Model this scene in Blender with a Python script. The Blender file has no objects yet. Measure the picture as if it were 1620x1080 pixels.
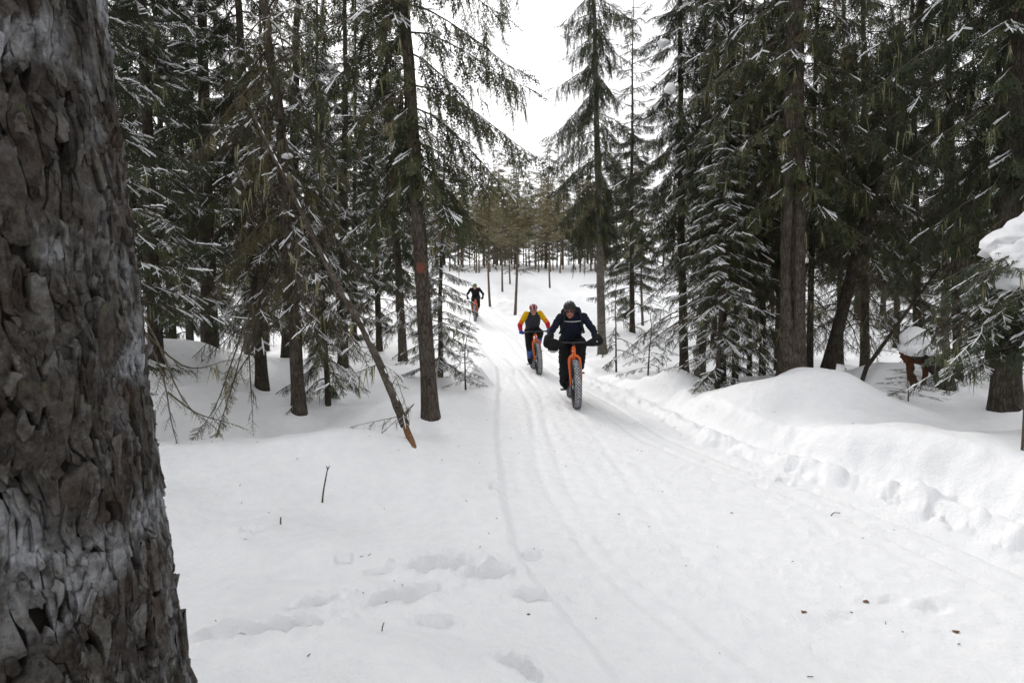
import bpy, bmesh, math, random
import numpy as np
from mathutils import Vector, Matrix, Quaternion

# ------------------------------------------------------------------ camera, sky, sun, exposure
scene = bpy.context.scene
COL = scene.collection
CAM_H, FPX, HOR = 1.45, 900.0, 490.0          # eye height; focal length and horizon row in the 1620 x 1080 frame
PITCH = math.atan((540.0 - HOR) / FPX)
cam_d = bpy.data.cameras.new('camera')
cam_d.sensor_width = 36.0; cam_d.lens = 36.0 * FPX / 1620.0
cam_d.clip_start = 0.05; cam_d.clip_end = 2000.0
cam_d.dof.use_dof = True; cam_d.dof.focus_distance = 8.8; cam_d.dof.aperture_fstop = 14.0
cam = bpy.data.objects.new('camera', cam_d); COL.objects.link(cam)
cam.location = (0, 0, CAM_H); cam.rotation_euler = (math.pi / 2 - PITCH, 0, 0)
scene.camera = cam

SUN_EL, SUN_ROT = math.radians(30), math.radians(-18)      # behind the cloud, ahead of the camera and a little to the left
world = bpy.data.worlds.new('World'); scene.world = world; world.use_nodes = True
wn, wl = world.node_tree.nodes, world.node_tree.links
wn.clear()
w_out = wn.new('ShaderNodeOutputWorld'); w_bg = wn.new('ShaderNodeBackground')
w_sky = wn.new('ShaderNodeTexSky'); w_sky.sky_type = 'NISHITA'; w_sky.sun_disc = False
w_sky.sun_elevation = SUN_EL; w_sky.sun_rotation = SUN_ROT; w_sky.dust_density = 4.0
w_hs = wn.new('ShaderNodeHueSaturation'); w_hs.inputs['Saturation'].default_value = 0.12
w_mix = wn.new('ShaderNodeMix'); w_mix.data_type = 'RGBA'; w_mix.inputs[0].default_value = 0.90   # an even layer of cloud over the clear sky
w_mix.inputs[7].default_value = (9.2, 9.22, 9.36, 1)
w_bg.inputs['Strength'].default_value = 0.11
wl.new(w_sky.outputs[0], w_hs.inputs['Color']); wl.new(w_hs.outputs[0], w_mix.inputs[6])
wl.new(w_mix.outputs[2], w_bg.inputs['Color']); wl.new(w_bg.outputs[0], w_out.inputs['Surface'])

sun_d = bpy.data.lights.new('sun', 'SUN'); sun_d.energy = 1.5; sun_d.angle = math.radians(16); sun_d.color = (1.0, 0.97, 0.93)
sun = bpy.data.objects.new('sun', sun_d); COL.objects.link(sun)
sun.rotation_euler = (-(math.pi / 2 - SUN_EL), 0, -SUN_ROT)

scene.view_settings.view_transform = 'Standard'; scene.view_settings.look = 'None'
scene.view_settings.exposure = 0.46; scene.view_settings.gamma = 1.0
scene.render.engine = 'CYCLES'
cy = scene.cycles
cy.max_bounces = 5; cy.diffuse_bounces = 4; cy.glossy_bounces = 2; cy.transmission_bounces = 2
cy.use_denoising = True
try:
    cy.denoiser = 'OPENIMAGEDENOISE'; cy.denoising_input_passes = 'RGB_ALBEDO_NORMAL'; cy.denoising_prefilter = 'ACCURATE'
except Exception:
    pass
cy.caustics_reflective = False; cy.caustics_refractive = False

# ------------------------------------------------------------------ numpy noise
def _hash(ix, iy, seed):
    h = (ix.astype(np.int64) * 374761393 + iy.astype(np.int64) * 668265263 + seed * 1274126177) & 0xffffffff
    h = ((h ^ (h >> 13)) * 1274126177) & 0xffffffff
    return (h ^ (h >> 16)) & 0xffffffff
def pnoise(x, y, seed=0):
    x = np.asarray(x, float); y = np.asarray(y, float)
    x0 = np.floor(x); y0 = np.floor(y); fx = x - x0; fy = y - y0
    u = fx * fx * fx * (fx * (fx * 6 - 15) + 10); v = fy * fy * fy * (fy * (fy * 6 - 15) + 10)
    def g(ix, iy, dx, dy):
        a = _hash(ix, iy, seed) * (2 * math.pi / 4294967296.0)
        return np.cos(a) * dx + np.sin(a) * dy
    n00 = g(x0, y0, fx, fy); n10 = g(x0 + 1, y0, fx - 1, fy); n01 = g(x0, y0 + 1, fx, fy - 1); n11 = g(x0 + 1, y0 + 1, fx - 1, fy - 1)
    return (n00 * (1 - u) + n10 * u) * (1 - v) + (n01 * (1 - u) + n11 * u) * v
def fbm(x, y, seed=0, octv=4, gain=0.5):
    s = 0; a = 1.0
    for k in range(octv):
        s = s + a * pnoise(x, y, seed + 17 * k); x = x * 2.03; y = y * 2.03; a *= gain
    return s
def voronoi(x, y, seed=0):
    ix = np.floor(x); iy = np.floor(y)
    d1 = np.full(x.shape, 9.0); d2 = np.full(x.shape, 9.0); idv = np.zeros(x.shape)
    for di in (-1, 0, 1):
        for dj in (-1, 0, 1):
            cx = ix + di; cyy = iy + dj
            px = cx + 0.1 + 0.8 * _hash(cx, cyy, seed) / 4294967296.0
            py = cyy + 0.1 + 0.8 * _hash(cx, cyy, seed + 7) / 4294967296.0
            d = np.hypot(px - x, py - y)
            near = d < d1
            d2 = np.where(near, d1, np.minimum(d2, d))
            idv = np.where(near, _hash(cx, cyy, seed + 13) / 4294967296.0, idv)
            d1 = np.where(near, d, d1)
    return d1, d2, idv
def sstep(a, b, x):
    t = np.clip((x - a) / (b - a), 0, 1)
    return t * t * (3 - 2 * t)

# ------------------------------------------------------------------ mesh helpers
def make_mesh(name, V, tris=None, quads=None, mats=(), tri_m=None, quad_m=None, smooth=True, attrs=None):
    V = np.asarray(V, np.float32).reshape(-1, 3)
    tris = np.zeros((0, 3), np.int32) if tris is None else np.asarray(tris, np.int32).reshape(-1, 3)
    quads = np.zeros((0, 4), np.int32) if quads is None else np.asarray(quads, np.int32).reshape(-1, 4)
    me = bpy.data.meshes.new(name)
    nt, nq = len(tris), len(quads)
    me.vertices.add(len(V)); me.vertices.foreach_set('co', V.ravel())
    loops = np.concatenate([tris.ravel(), quads.ravel()]).astype(np.int32)
    me.loops.add(len(loops)); me.loops.foreach_set('vertex_index', loops)
    me.polygons.add(nt + nq)
    st = np.concatenate([np.arange(nt) * 3, nt * 3 + np.arange(nq) * 4]).astype(np.int32)
    me.polygons.foreach_set('loop_start', st)
    mi = np.zeros(nt + nq, np.int32)
    if tri_m is not None: mi[:nt] = tri_m
    if quad_m is not None: mi[nt:] = quad_m
    me.polygons.foreach_set('material_index', mi)
    me.polygons.foreach_set('use_smooth', np.full(nt + nq, smooth, dtype=bool))
    for m in mats: me.materials.append(m)
    for k, a in (attrs or {}).items():
        at = me.attributes.new(k, 'FLOAT', 'POINT'); at.data.foreach_set('value', np.asarray(a, np.float32).ravel())
    me.update(calc_edges=True); me.validate()
    return me
def link(name, me, parent=None, loc=None, label=None, cat=None, group=None, kind=None, rot=None):
    o = bpy.data.objects.new(name, me); COL.objects.link(o)
    if parent is not None: o.parent = parent
    if loc is not None: o.location = loc
    if rot is not None: o.rotation_euler = rot
    for k, v in (('label', label), ('category', cat), ('group', group), ('kind', kind)):
        if v: o[k] = v
    return o
def tube(P, R, sides=8, cap=True, jit=0.0, rng=None):
    P = np.asarray(P, float); n = len(P); R = np.broadcast_to(np.asarray(R, float), (n,))
    T = np.gradient(P, axis=0); T /= np.linalg.norm(T, axis=1)[:, None] + 1e-9
    ref = np.array([0, 0, 1.0]) if abs(T[0][2]) < 0.9 else np.array([1.0, 0, 0])
    V = np.zeros((n, sides, 3)); A = np.cross(ref, T[0]); A /= np.linalg.norm(A)
    ang = np.arange(sides) * 2 * math.pi / sides
    for i in range(n):
        A = A - T[i] * np.dot(A, T[i]); A /= np.linalg.norm(A); B = np.cross(T[i], A)
        rr = R[i] * (1 + (rng.normal(0, jit, sides) if jit else 0))
        V[i] = P[i] + (np.cos(ang) * rr)[:, None] * A + (np.sin(ang) * rr)[:, None] * B
    idx = np.arange(n * sides).reshape(n, sides); nx = np.roll(idx, -1, axis=1)
    q = np.stack([idx[:-1], nx[:-1], nx[1:], idx[1:]], -1).reshape(-1, 4)
    V = V.reshape(-1, 3); t = np.zeros((0, 3), int)
    if cap:
        c0, c1 = len(V), len(V) + 1; V = np.vstack([V, P[0], P[-1]])
        t = np.concatenate([np.stack([nx[0], idx[0], np.full(sides, c0)], -1), np.stack([idx[-1], nx[-1], np.full(sides, c1)], -1)])
    return V, q, t
class MB:
    """collects pieces of one part"""
    def __init__(s): s.V = []; s.T = []; s.Q = []; s.tm = []; s.qm = []; s.A = []; s.n = 0
    def add(s, V, tris=None, quads=None, m=0, a=0.5):
        V = np.asarray(V, float).reshape(-1, 3); s.V.append(V)
        if tris is not None and len(tris): s.T.append(np.asarray(tris) + s.n); s.tm.append(np.full(len(tris), m))
        if quads is not None and len(quads): s.Q.append(np.asarray(quads) + s.n); s.qm.append(np.full(len(quads), m))
        s.A.append(np.broadcast_to(np.asarray(a, float), (len(V),))); s.n += len(V); return s
    def tube(s, P, R, sides=8, m=0, a=0.5, cap=True, jit=0.0, rng=None):
        V, q, t = tube(P, R, sides, cap, jit, rng); return s.add(V, t, q, m, a)
    def box(s, c, h, M=None, m=0, bev=0.0):
        c = np.asarray(c, float); h = np.asarray(h, float)
        V = np.array([[x, y, z] for x in (-1, 1) for y in (-1, 1) for z in (-1, 1)], float) * h
        if M is not None: V = V @ np.asarray(M).T
        return s.add(V + c, None, [[0, 1, 3, 2], [4, 6, 7, 5], [0, 4, 5, 1], [2, 3, 7, 6], [0, 2, 6, 4], [1, 5, 7, 3]], m)
    def ell(s, c, r, M=None, m=0, nu=16, nv=10, a=0.5, bump=0.0, rng=None, f=3.0):
        u = np.arange(nu) * 2 * math.pi / nu; v = np.linspace(0, math.pi, nv + 1)[1:-1]
        S = np.stack([np.outer(np.sin(v), np.cos(u)), np.outer(np.sin(v), np.sin(u)), np.repeat(np.cos(v)[:, None], nu, 1)], -1).reshape(-1, 3)
        S = np.vstack([S, [0, 0, 1], [0, 0, -1]])
        if bump:
            o = rng.uniform(0, 50)
            S = S * (1 + bump * fbm(S[:, 0] * f + o + S[:, 2] * 1.7, S[:, 1] * f + o - S[:, 2] * 1.3, 5, 3))[:, None]
        V = S * np.asarray(r)
        if M is not None: V = V @ np.asarray(M).T
        idx = np.arange((nv - 1) * nu).reshape(nv - 1, nu); nx = np.roll(idx, -1, 1)
        q = np.stack([idx[:-1], idx[1:], nx[1:], nx[:-1]], -1).reshape(-1, 4)
        k = (nv - 1) * nu
        t = np.concatenate([np.stack([idx[0], nx[0], np.full(nu, k)], -1), np.stack([nx[-1], idx[-1], np.full(nu, k + 1)], -1)])
        return s.add(V + np.asarray(c), t, q, m, a)
    def mesh(s, name, mats, smooth=True):
        V = np.vstack(s.V) if s.V else np.zeros((0, 3))
        T = np.concatenate(s.T) if s.T else None; Q = np.concatenate(s.Q) if s.Q else None
        return make_mesh(name, V, T, Q, mats, np.concatenate(s.tm) if s.T else None, np.concatenate(s.qm) if s.Q else None, smooth, {'tint': np.concatenate(s.A)} if s.A else None)

# ------------------------------------------------------------------ materials
def mat(name, col, rough=0.7, spec=0.3):
    m = bpy.data.materials.new(name); m.use_nodes = True
    b = m.node_tree.nodes['Principled BSDF']
    b.inputs['Base Color'].default_value = (*col, 1); b.inputs['Roughness'].default_value = rough
    b.inputs['Specular IOR Level'].default_value = spec
    return m
def nodes(m): return m.node_tree.nodes, m.node_tree.links, m.node_tree.nodes['Principled BSDF']
def ramp(N, stops):
    r = N.new('ShaderNodeValToRGB'); e = r.color_ramp.elements
    while len(e) < len(stops): e.new(0.5)
    for k, (p, c) in enumerate(stops): e[k].position = p; e[k].color = (*c, 1)
    return r
def noise_tex(N, L, scale, detail=4, rough=0.55, vec=None):
    t = N.new('ShaderNodeTexNoise'); t.inputs['Scale'].default_value = scale; t.inputs['Detail'].default_value = detail
    t.inputs['Roughness'].default_value = rough
    if vec is not None: L.new(vec, t.inputs['Vector'])
    return t
def noisy(name, c0, c1, scale, rough=0.8, bump=0.0, bscale=None, stretch=None, spec=0.25, dist=0.01):
    m = mat(name, c0, rough, spec); N, L, B = nodes(m)
    tc = N.new('ShaderNodeTexCoord'); v = tc.outputs['Object']
    if stretch:
        mp = N.new('ShaderNodeMapping'); mp.inputs['Scale'].default_value = stretch; L.new(v, mp.inputs['Vector']); v = mp.outputs[0]
    t = noise_tex(N, L, scale, 6, 0.6, v); r = ramp(N, [(0.3, c0), (0.7, c1)])
    L.new(t.outputs['Fac'], r.inputs[0]); L.new(r.outputs[0], B.inputs['Base Color'])
    if bump:
        t2 = noise_tex(N, L, bscale or scale * 2, 5, 0.6, v); bp = N.new('ShaderNodeBump'); bp.inputs['Strength'].default_value = bump
        bp.inputs['Distance'].default_value = dist
        L.new(t2.outputs['Fac'], bp.inputs['Height']); L.new(bp.outputs[0], B.inputs['Normal'])
    return m
M = {}
# snow: a white, finely grained, matt surface
m = mat('snow', (0.86, 0.87, 0.89), 0.55, 0.25); N, L, B = nodes(m)
tc = N.new('ShaderNodeTexCoord')
a = noise_tex(N, L, 55, 5, 0.65, tc.outputs['Object']); b_ = noise_tex(N, L, 9, 6, 0.6, tc.outputs['Object'])
mx = N.new('ShaderNodeMath'); mx.operation = 'MULTIPLY_ADD'; mx.inputs[1].default_value = 2.2
L.new(b_.outputs['Fac'], mx.inputs[0]); L.new(a.outputs['Fac'], mx.inputs[2])
bp = N.new('ShaderNodeBump'); bp.inputs['Strength'].default_value = 0.6; bp.inputs['Distance'].default_value = 0.013
L.new(mx.outputs[0], bp.inputs['Height']); L.new(bp.outputs[0], B.inputs['Normal'])
cr = ramp(N, [(0.25, (0.82, 0.83, 0.86)), (0.6, (0.88, 0.885, 0.895))]); L.new(b_.outputs['Fac'], cr.inputs[0]); L.new(cr.outputs[0], B.inputs['Base Color'])
M['snow'] = m
M['tree_snow'] = noisy('tree_snow', (0.80, 0.81, 0.83), (0.88, 0.885, 0.90), 14, 0.6, 0.4, 40)

def needle_mat(name, stops):
    m = mat(name, (0.04, 0.06, 0.02), 0.6, 0.25); N, L, B = nodes(m)
    at = N.new('ShaderNodeAttribute'); at.attribute_name = 'tint'
    oi = N.new('ShaderNodeObjectInfo')
    ad = N.new('ShaderNodeMath'); ad.operation = 'MULTIPLY_ADD'; ad.inputs[1].default_value = 0.36
    L.new(oi.outputs['Random'], ad.inputs[0]); L.new(at.outputs['Fac'], ad.inputs[2])
    sb = N.new('ShaderNodeMath'); sb.operation = 'SUBTRACT'; sb.inputs[1].default_value = 0.15; L.new(ad.outputs[0], sb.inputs[0])
    r = ramp(N, stops); L.new(sb.outputs[0], r.inputs[0]); L.new(r.outputs[0], B.inputs['Base Color'])
    return m
M['needle'] = needle_mat('spruce_needles', [(0.0, (0.012, 0.024, 0.009)), (0.45, (0.031, 0.048, 0.018)), (0.78, (0.066, 0.073, 0.029)), (1.0, (0.105, 0.085, 0.042))])
M['needle_brown'] = needle_mat('olive_needles', [(0.0, (0.045, 0.048, 0.022)), (0.5, (0.08, 0.076, 0.034)), (1.0, (0.14, 0.105, 0.055))])
M['needle_pine'] = needle_mat('pine_needles', [(0.0, (0.085, 0.085, 0.04)), (0.5, (0.15, 0.135, 0.065)), (1.0, (0.21, 0.165, 0.09))])
M['twig'] = noisy('twig_bark', (0.05, 0.038, 0.028), (0.12, 0.10, 0.075), 20, 0.85)
M['lichen'] = noisy('beard_lichen', (0.14, 0.135, 0.075), (0.27, 0.26, 0.15), 9, 0.9)
def bark(name, dark, mid, light, zs=0.28, sc=30.0, bump=1.0, lich=0.5):
    m = mat(name, mid, 0.9, 0.15); N, L, B = nodes(m)
    tc = N.new('ShaderNodeTexCoord'); mp = N.new('ShaderNodeMapping'); mp.inputs['Scale'].default_value = (1, 1, zs); L.new(tc.outputs['Object'], mp.inputs['Vector'])
    nz = noise_tex(N, L, sc * 0.5, 4, 0.6, mp.outputs[0])
    vm = N.new('ShaderNodeMix'); vm.data_type = 'VECTOR'; vm.inputs[0].default_value = 0.06
    L.new(mp.outputs[0], vm.inputs[4]); L.new(nz.outputs['Color'], vm.inputs[5])
    vo = N.new('ShaderNodeTexVoronoi'); vo.feature = 'DISTANCE_TO_EDGE'; vo.inputs['Scale'].default_value = sc; L.new(vm.outputs[1], vo.inputs['Vector'])
    r = ramp(N, [(0.0, dark), (0.12, mid), (0.6, mid)]); L.new(vo.outputs['Distance'], r.inputs[0])
    n2 = noise_tex(N, L, 7, 6, 0.65, tc.outputs['Object']); r2 = ramp(N, [(0.45, (0, 0, 0)), (0.7, (lich,) * 3)]); L.new(n2.outputs['Fac'], r2.inputs[0])
    cm = N.new('ShaderNodeMix'); cm.data_type = 'RGBA'; L.new(r2.outputs[0], cm.inputs[0]); L.new(r.outputs[0], cm.inputs[6]); cm.inputs[7].default_value = (*light, 1)
    L.new(cm.outputs[2], B.inputs['Base Color'])
    r3 = ramp(N, [(0.0, (0, 0, 0)), (0.2, (1, 1, 1))]); L.new(vo.outputs['Distance'], r3.inputs[0])
    n3 = noise_tex(N, L, 90, 4, 0.6, mp.outputs[0]); ad = N.new('ShaderNodeMath'); ad.operation = 'MULTIPLY_ADD'; ad.inputs[1].default_value = 0.7
    L.new(n3.outputs['Fac'], ad.inputs[0]); L.new(r3.outputs[0], ad.inputs[2])
    bp = N.new('ShaderNodeBump'); bp.inputs['Strength'].default_value = bump; bp.inputs['Distance'].default_value = 0.012
    L.new(ad.outputs[0], bp.inputs['Height']); L.new(bp.outputs[0], B.inputs['Normal'])
    return m
M['bark'] = bark('spruce_bark', (0.030, 0.022, 0.018), (0.085, 0.068, 0.055), (0.17, 0.16, 0.13))
M['bark_dark'] = bark('dark_spruce_bark', (0.022, 0.018, 0.014), (0.058, 0.047, 0.038), (0.12, 0.115, 0.085))
M['bark_grey'] = bark('grey_bark', (0.06, 0.052, 0.045), (0.16, 0.145, 0.125), (0.30, 0.29, 0.26))
M['bark_pole'] = bark('flaking_pole_bark', (0.035, 0.026, 0.02), (0.12, 0.095, 0.075), (0.30, 0.28, 0.24), zs=.6, sc=45)
M['bark_pine'] = bark('pine_bark', (0.08, 0.055, 0.04), (0.17, 0.125, 0.095), (0.24, 0.19, 0.15))
M['wood_orange'] = noisy('bare_orange_wood', (0.10, 0.045, 0.020), (0.24, 0.12, 0.055), 26, 0.75, 0.5, 30, (1, 1, 0.2))
M['wood_rot'] = noisy('rotten_wood', (0.02, 0.012, 0.008), (0.12, 0.045, 0.015), 10, 0.85, 0.7, 20, (1, 1, 0.3))
M['paint_red'] = noisy('faded_red_paint', (0.20, 0.045, 0.025), (0.12, 0.05, 0.035), 25, 0.8)
M['leaf'] = noisy('dead_leaf', (0.10, 0.05, 0.03), (0.2, 0.11, 0.06), 40, 0.8)

# ------------------------------------------------------------------ lie of the land
def profile(xs, ys):
    g = np.linspace(xs[0], xs[-1], 4000); v = np.interp(g, xs, ys)
    return g, v
def smooth_interp(xs, ys, w):
    n = int((xs[-1] - xs[0]) / 0.1) + 1; g = np.linspace(xs[0], xs[-1], n); v = np.interp(g, xs, ys)
    k = max(3, int(w / 0.1) | 1); ker = np.hanning(k + 2)[1:-1]; ker /= ker.sum()
    v = np.convolve(np.pad(v, k // 2, mode='edge'), ker, 'valid'); return lambda q: np.interp(q, g, v)
Z_BASE = smooth_interp([-60, 0, 13, 18, 26, 45, 62, 90, 160, 420], [0, 0, -0.04, 0.12, 1.05, 4.3, 6.2, 8.6, 11, 14], 3.0)
X_LEFT = smooth_interp([-60, 0, 2.0, 2.6, 3.2, 4.5, 6.9, 11.9, 14, 20, 26, 36, 50, 70, 420], [1.0, 0.9, 0.48, 0.27, 0.05, -0.06, -0.17, -0.26, -0.35, -1.2, -2.75, -6, -12, -22, -200], 0.8)
X_RIGHT = smooth_interp([-60, 0, 2, 3.43, 4.35, 5.1, 6.5, 8.7, 12, 14, 20, 26, 36, 50, 70, 420], [3.3, 3.3, 3.25, 3.09, 2.85, 2.5, 2.1, 1.9, 1.45, 1.2, 0.55, -0.75, -3.6, -9, -19, -190], 0.8)
BANK_H = smooth_interp([-60, 0, 3, 4.5, 6, 9, 12, 16, 24, 420], [0.46, 0.46, 0.50, 0.44, 0.27, 0.22, 0.16, 0.10, 0.06, 0.06], 1.0)
HUMPS = [  # x, y, sx, sy, height
    (-5.4, 8.9, 1.5, 2.2, 0.80), (-7.5, 7.0, 2.0, 3.0, 0.7), (-4.0, 10.9, 0.9, 0.9, 0.22),
    (-1.7, 5.2, 1.15, 0.65, 0.27), (-3.3, 4.6, 1.0, 0.50, 0.06), (-1.6, 3.9, 0.9, 0.45, -0.06), (-1.0, 7.4, 0.9, 1.1, 0.13), (-2.9, 6.4, 1.5, 0.55, -0.16), (-2.97, 7.75, 0.45, 0.45, 0.17),
    (-2.2, 9.2, 1.2, 1.0, 0.16), (-3.9, 6.9, 0.7, 0.6, 0.22), (-1.9, 7.3, 0.6, 0.5, 0.12), (-0.65, 1.95, 0.9, 0.30, 0.11), (-1.4, 2.9, 0.8, 0.4, -0.05), (-1.3, 11.5, 1.2, 1.3, 0.18), (-0.55, 10.6, 0.22, 0.3, 0.32),
    (3.75, 7.3, 0.66, 0.70, 0.34), (4.3, 7.0, 0.9, 0.6, 0.12), (3.0, 7.2, 0.6, 0.8, 0.12), (2.55, 9.0, 0.40, 0.5, 0.30), (2.95, 9.3, 0.45, 0.4, 0.16), (2.15, 9.6, 0.3, 0.3, 0.16),
    (4.3, 4.55, 0.85, 0.40, 0.10), (4.6, 5.6, 1.0, 0.45, -0.13), (5.0, 6.3, 1.5, 0.6, 0.03), (5.3, 8.3, 0.8, 0.6, 0.42), (5.9, 7.9, 0.6, 0.5, 0.15), (6.4, 9.0, 1.5, 1.2, 0.1),
]
CONES = []          # snow heaped round trunks: x, y, radius, height
PRINTS = []         # footprints: x, y, length, width, angle, depth
def land(x, y, fine=True):
    x = np.asarray(x, float); y = np.asarray(y, float)
    z = Z_BASE(y) + 0.0 * x
    xl, xr = X_LEFT(y), X_RIGHT(y)
    near = 1 - sstep(14, 40, np.hypot(x, y))
    off = np.clip(np.maximum(xl - x, x - xr), 0, 50)
    soft = sstep(0.0, 1.2, off)
    z = z + soft * (0.20 * fbm(x * 0.35 + 3.1, y * 0.35, 3, 3) + 0.10 * fbm(x * 1.1, y * 1.1 + 9, 11, 2))
    z = z + sstep(6, 60, off) * 1.2 * fbm(x * 0.06, y * 0.06, 41, 2)
    wgt = np.zeros_like(z)
    for hx, hy, sx, sy, hh in HUMPS:
        wgt = wgt + hh * np.exp(-(((x - hx) / sx) ** 2 + ((y - hy) / sy) ** 2))
    z = z + wgt * sstep(-0.05, 0.5, off)
    # left edge: a low soft lip
    ul = xl - x
    z = z + (0.05 * sstep(-0.02, 0.07, ul + 0.04 * fbm(x * 3, y * 1.5, 71, 2)) + .03 * sstep(.05, .5, ul)) * (1 - sstep(20, 30, y))
    # right edge: crumbled toe, ledge, then the rounded bank
    ur = x - xr + 0.07 * fbm(x * 1.3, y * 1.3, 77, 2) 
    H = BANK_H(y)
    toe = np.exp(-((ur - 0.08) / 0.20) ** 2) * (1 - sstep(11, 16, y))
    clod = 0
    for sc, sd_, hh in ((3.4, 201, .075), (6.0, 211, .060), (10.0, 221, .042)):      # crumbled lumps pushed off the trail, rounded
        d1, d2, idv = voronoi(x * sc + .35 * fbm(x * 3, y * 3, sd_, 2), y * sc, sd_)
        clod = np.maximum(clod, hh * np.sqrt(np.clip(.16 + .10 * idv - d1 * d1, 0, None)) / .5 * (idv > .5) * (.4 + .9 * sstep(-.25, .25, fbm(x * .9 + 7, y * .9, 29, 2))))
    z = z + .72 * toe * clod * (1 + .5 * fbm(x * 12, y * 12, 27, 2))
    z = z + H * (0.26 * sstep(-0.02, 0.14, ur) + 0.74 * sstep(0.28, 0.60 + 0.08 * np.sin(y * 1.7), ur + 0.06 * fbm(x * 3.1, y * 3.1, 33, 2)))
    z = z - 0.04 * np.exp(-((ur - 0.24) / 0.07) ** 2) * (1 - sstep(7, 10, y))
    if not fine: return z
    for cx, cyy, cr_, ch in CONES:
        d = np.hypot(x - cx, y - cyy)
        z = z + ch * np.exp(-(d / cr_) ** 2) - 0.35 * ch * np.exp(-((d - 2.0 * cr_) / (0.8 * cr_)) ** 2)
    on = sstep(0.0, 0.10, np.minimum(x - xl, xr - x)) * near
    def groove(c, w, dep): return -dep * np.exp(-((x - c) / w) ** 2)
    g = groove(xr - 0.33 + 0.02 * np.sin(y * 0.8), 0.030, 0.030) + groove(xr - 0.62 + 0.03 * np.sin(y * 0.6 + 1), 0.026, 0.024)
    g = g - groove(xr - 0.39 + 0.02 * np.sin(y * 0.8), 0.025, 0.010) - groove(xr - 0.57 + 0.03 * np.sin(y * 0.6 + 1), 0.025, 0.008)
    tw = 0.6 + 0.4 * pnoise(x * 0 + 0.3, y * 2.2, 8)
    for c0, am, fr, ph, dep in ((0.42, 0.07, 0.9, 0.2, 0.022), (0.62, 0.09, 0.6, 2.0, 0.020), (1.05, 0.10, 0.5, 4.0, 0.014)):
        g = g + groove(xl + c0 + am * np.sin(y * fr + ph), 0.045, dep) * tw
    g = g + 0.0025 * np.sin((x - xl) * 38 + 1.5 * pnoise(x * 0.8, y * 0.3, 5)) * sstep(0.1, 0.5, fbm(x * 0.9, y * 0.35, 91, 2) + 0.25)
    crumb = np.clip(fbm(x * 9, y * 9, 55, 3) - 0.12, 0, None)
    g = g + 0.018 * crumb * sstep(-0.1, 0.4, fbm(x * 0.8, y * 0.5, 66, 2) + 0.05)
    chop = np.clip(-fbm(x * 5.5, y * 4.5, 59, 3) - 0.22, 0, None)
    g = g - 0.035 * chop * sstep(0.05, 0.35, fbm(x * 0.7 + 5, y * 0.5, 68, 2))
    z = z + on * g + 0.008 * near * fbm(x * 7, y * 7, 61, 3)
    for fx, fy, fl, fw, fa, fd in PRINTS:
        dx, dy = x - fx, y - fy; c, s = math.cos(fa), math.sin(fa)
        a_ = (dx * c + dy * s) / fl; b_ = (-dx * s + dy * c) / fw
        rr = np.sqrt(a_ * a_ + b_ * b_) + 0.25 * fbm(x * 9, y * 9, 81, 2)
        z = z - 2.3 * fd * (1 - sstep(0.50, 0.92, rr)) * (1 + .5 * fbm(x * 16, y * 16, 85, 2)) + 0.5 * fd * np.exp(-((rr - 1.2) / 0.25) ** 2) * (0.6 + 1.4 * fbm(x * 14, y * 14, 83, 2))
    return z
def gz(x, y): return float(land(np.array([x]), np.array([y]))[0])
def ray(px, py):
    a_ = (px - 810) / FPX; b_ = (540 - py) / FPX; c, s = math.cos(PITCH), math.sin(PITCH)
    return np.array([a_, c + b_ * s, b_ * c - s])
def at_depth(px, py, d):
    r = ray(px, py); r = r * (d / r[1]); return np.array([r[0], r[1], CAM_H + r[2]])
def hit(px, py):
    r = ray(px, py); ts = np.geomspace(1.0, 200, 6000); P = r[None] * ts[:, None]
    below = CAM_H + P[:, 2] < land(P[:, 0], P[:, 1], False)
    k = int(np.argmax(below)) if below.any() else len(ts) - 1
    return P[k, 0], P[k, 1]

# ------------------------------------------------------------------ where the trees stand (base pixel + distance -> place on the ground)
# kind, name, px base, distance (None: read from the base row), py base, px of the stem at the top row, stem radius, crown variant, height scale, spread scale, turn, snow, label
TREES = []
def T(px, py, d, top, r, var, hs, ss, turn, snow, label, name='spruce_tree', bk='bark', cone=0.0, group=None, bend=0.0, H=None, at=None):
    if at: x, y = at
    elif d is None: x, y = hit(px, py)
    else: x, y = (px - 810) / FPX * d / 1.0, d
    TREES.append(dict(x=x, y=y, top=top, r=r, var=var, hs=hs, ss=ss, turn=turn, snow=snow, label=label, name=name, bk=bk, group=group, bend=bend, H=H))
    if not cone and r > .04 and 4.6 < y < 13: cone = .055
    if cone: CONES.append((x, y, max(0.16, 2.2 * r), cone))
# left of the trail
T(681, 662, None, 640, .092, 'open', 1.0, .87, 0.1, 1, 'tall spruce with a red paint spot on its brown stem, left of the trail', cone=.03)
T(474, 657, None, 437, .085, 'snag', 1.0, 1.0, 0.0, 1, 'broken topped dead spruce with a snow cap and drooping bare twigs', name='dead_spruce', bk='bark', cone=.08)
T(415, 617, None, 376, .085, 'scrag', 1.0, .8, 1.0, 1, 'dark spruce stem just left of the broken topped dead spruce', bk='bark_dark', cone=.04)
T(399, 590, 12.6, 350, .11, 'scrag', 1.05, .55, 2.2, 0, 'leaning grey stem with snow on one side behind the dark stem', bk='bark_grey', bend=.15)
T(518, 638, None, 527, .040, 'young', 1.35, .6, 0.7, 1, 'thin young spruce between the dead spruce and the leaning pole', bk='bark_dark')
T(541, 598, 12.4, 548, .11, 'dense', .95, .75, 4.0, 1, 'dark spruce behind the leaning pole, its stem half hidden', bk='bark_dark')
T(274, 557, 11.2, 240, .08, 'dense', 1.0, .8, 1.9, 1, 'slim dark spruce on the snow rise, seen past the big foreground trunk', bk='bark_dark')
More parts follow.
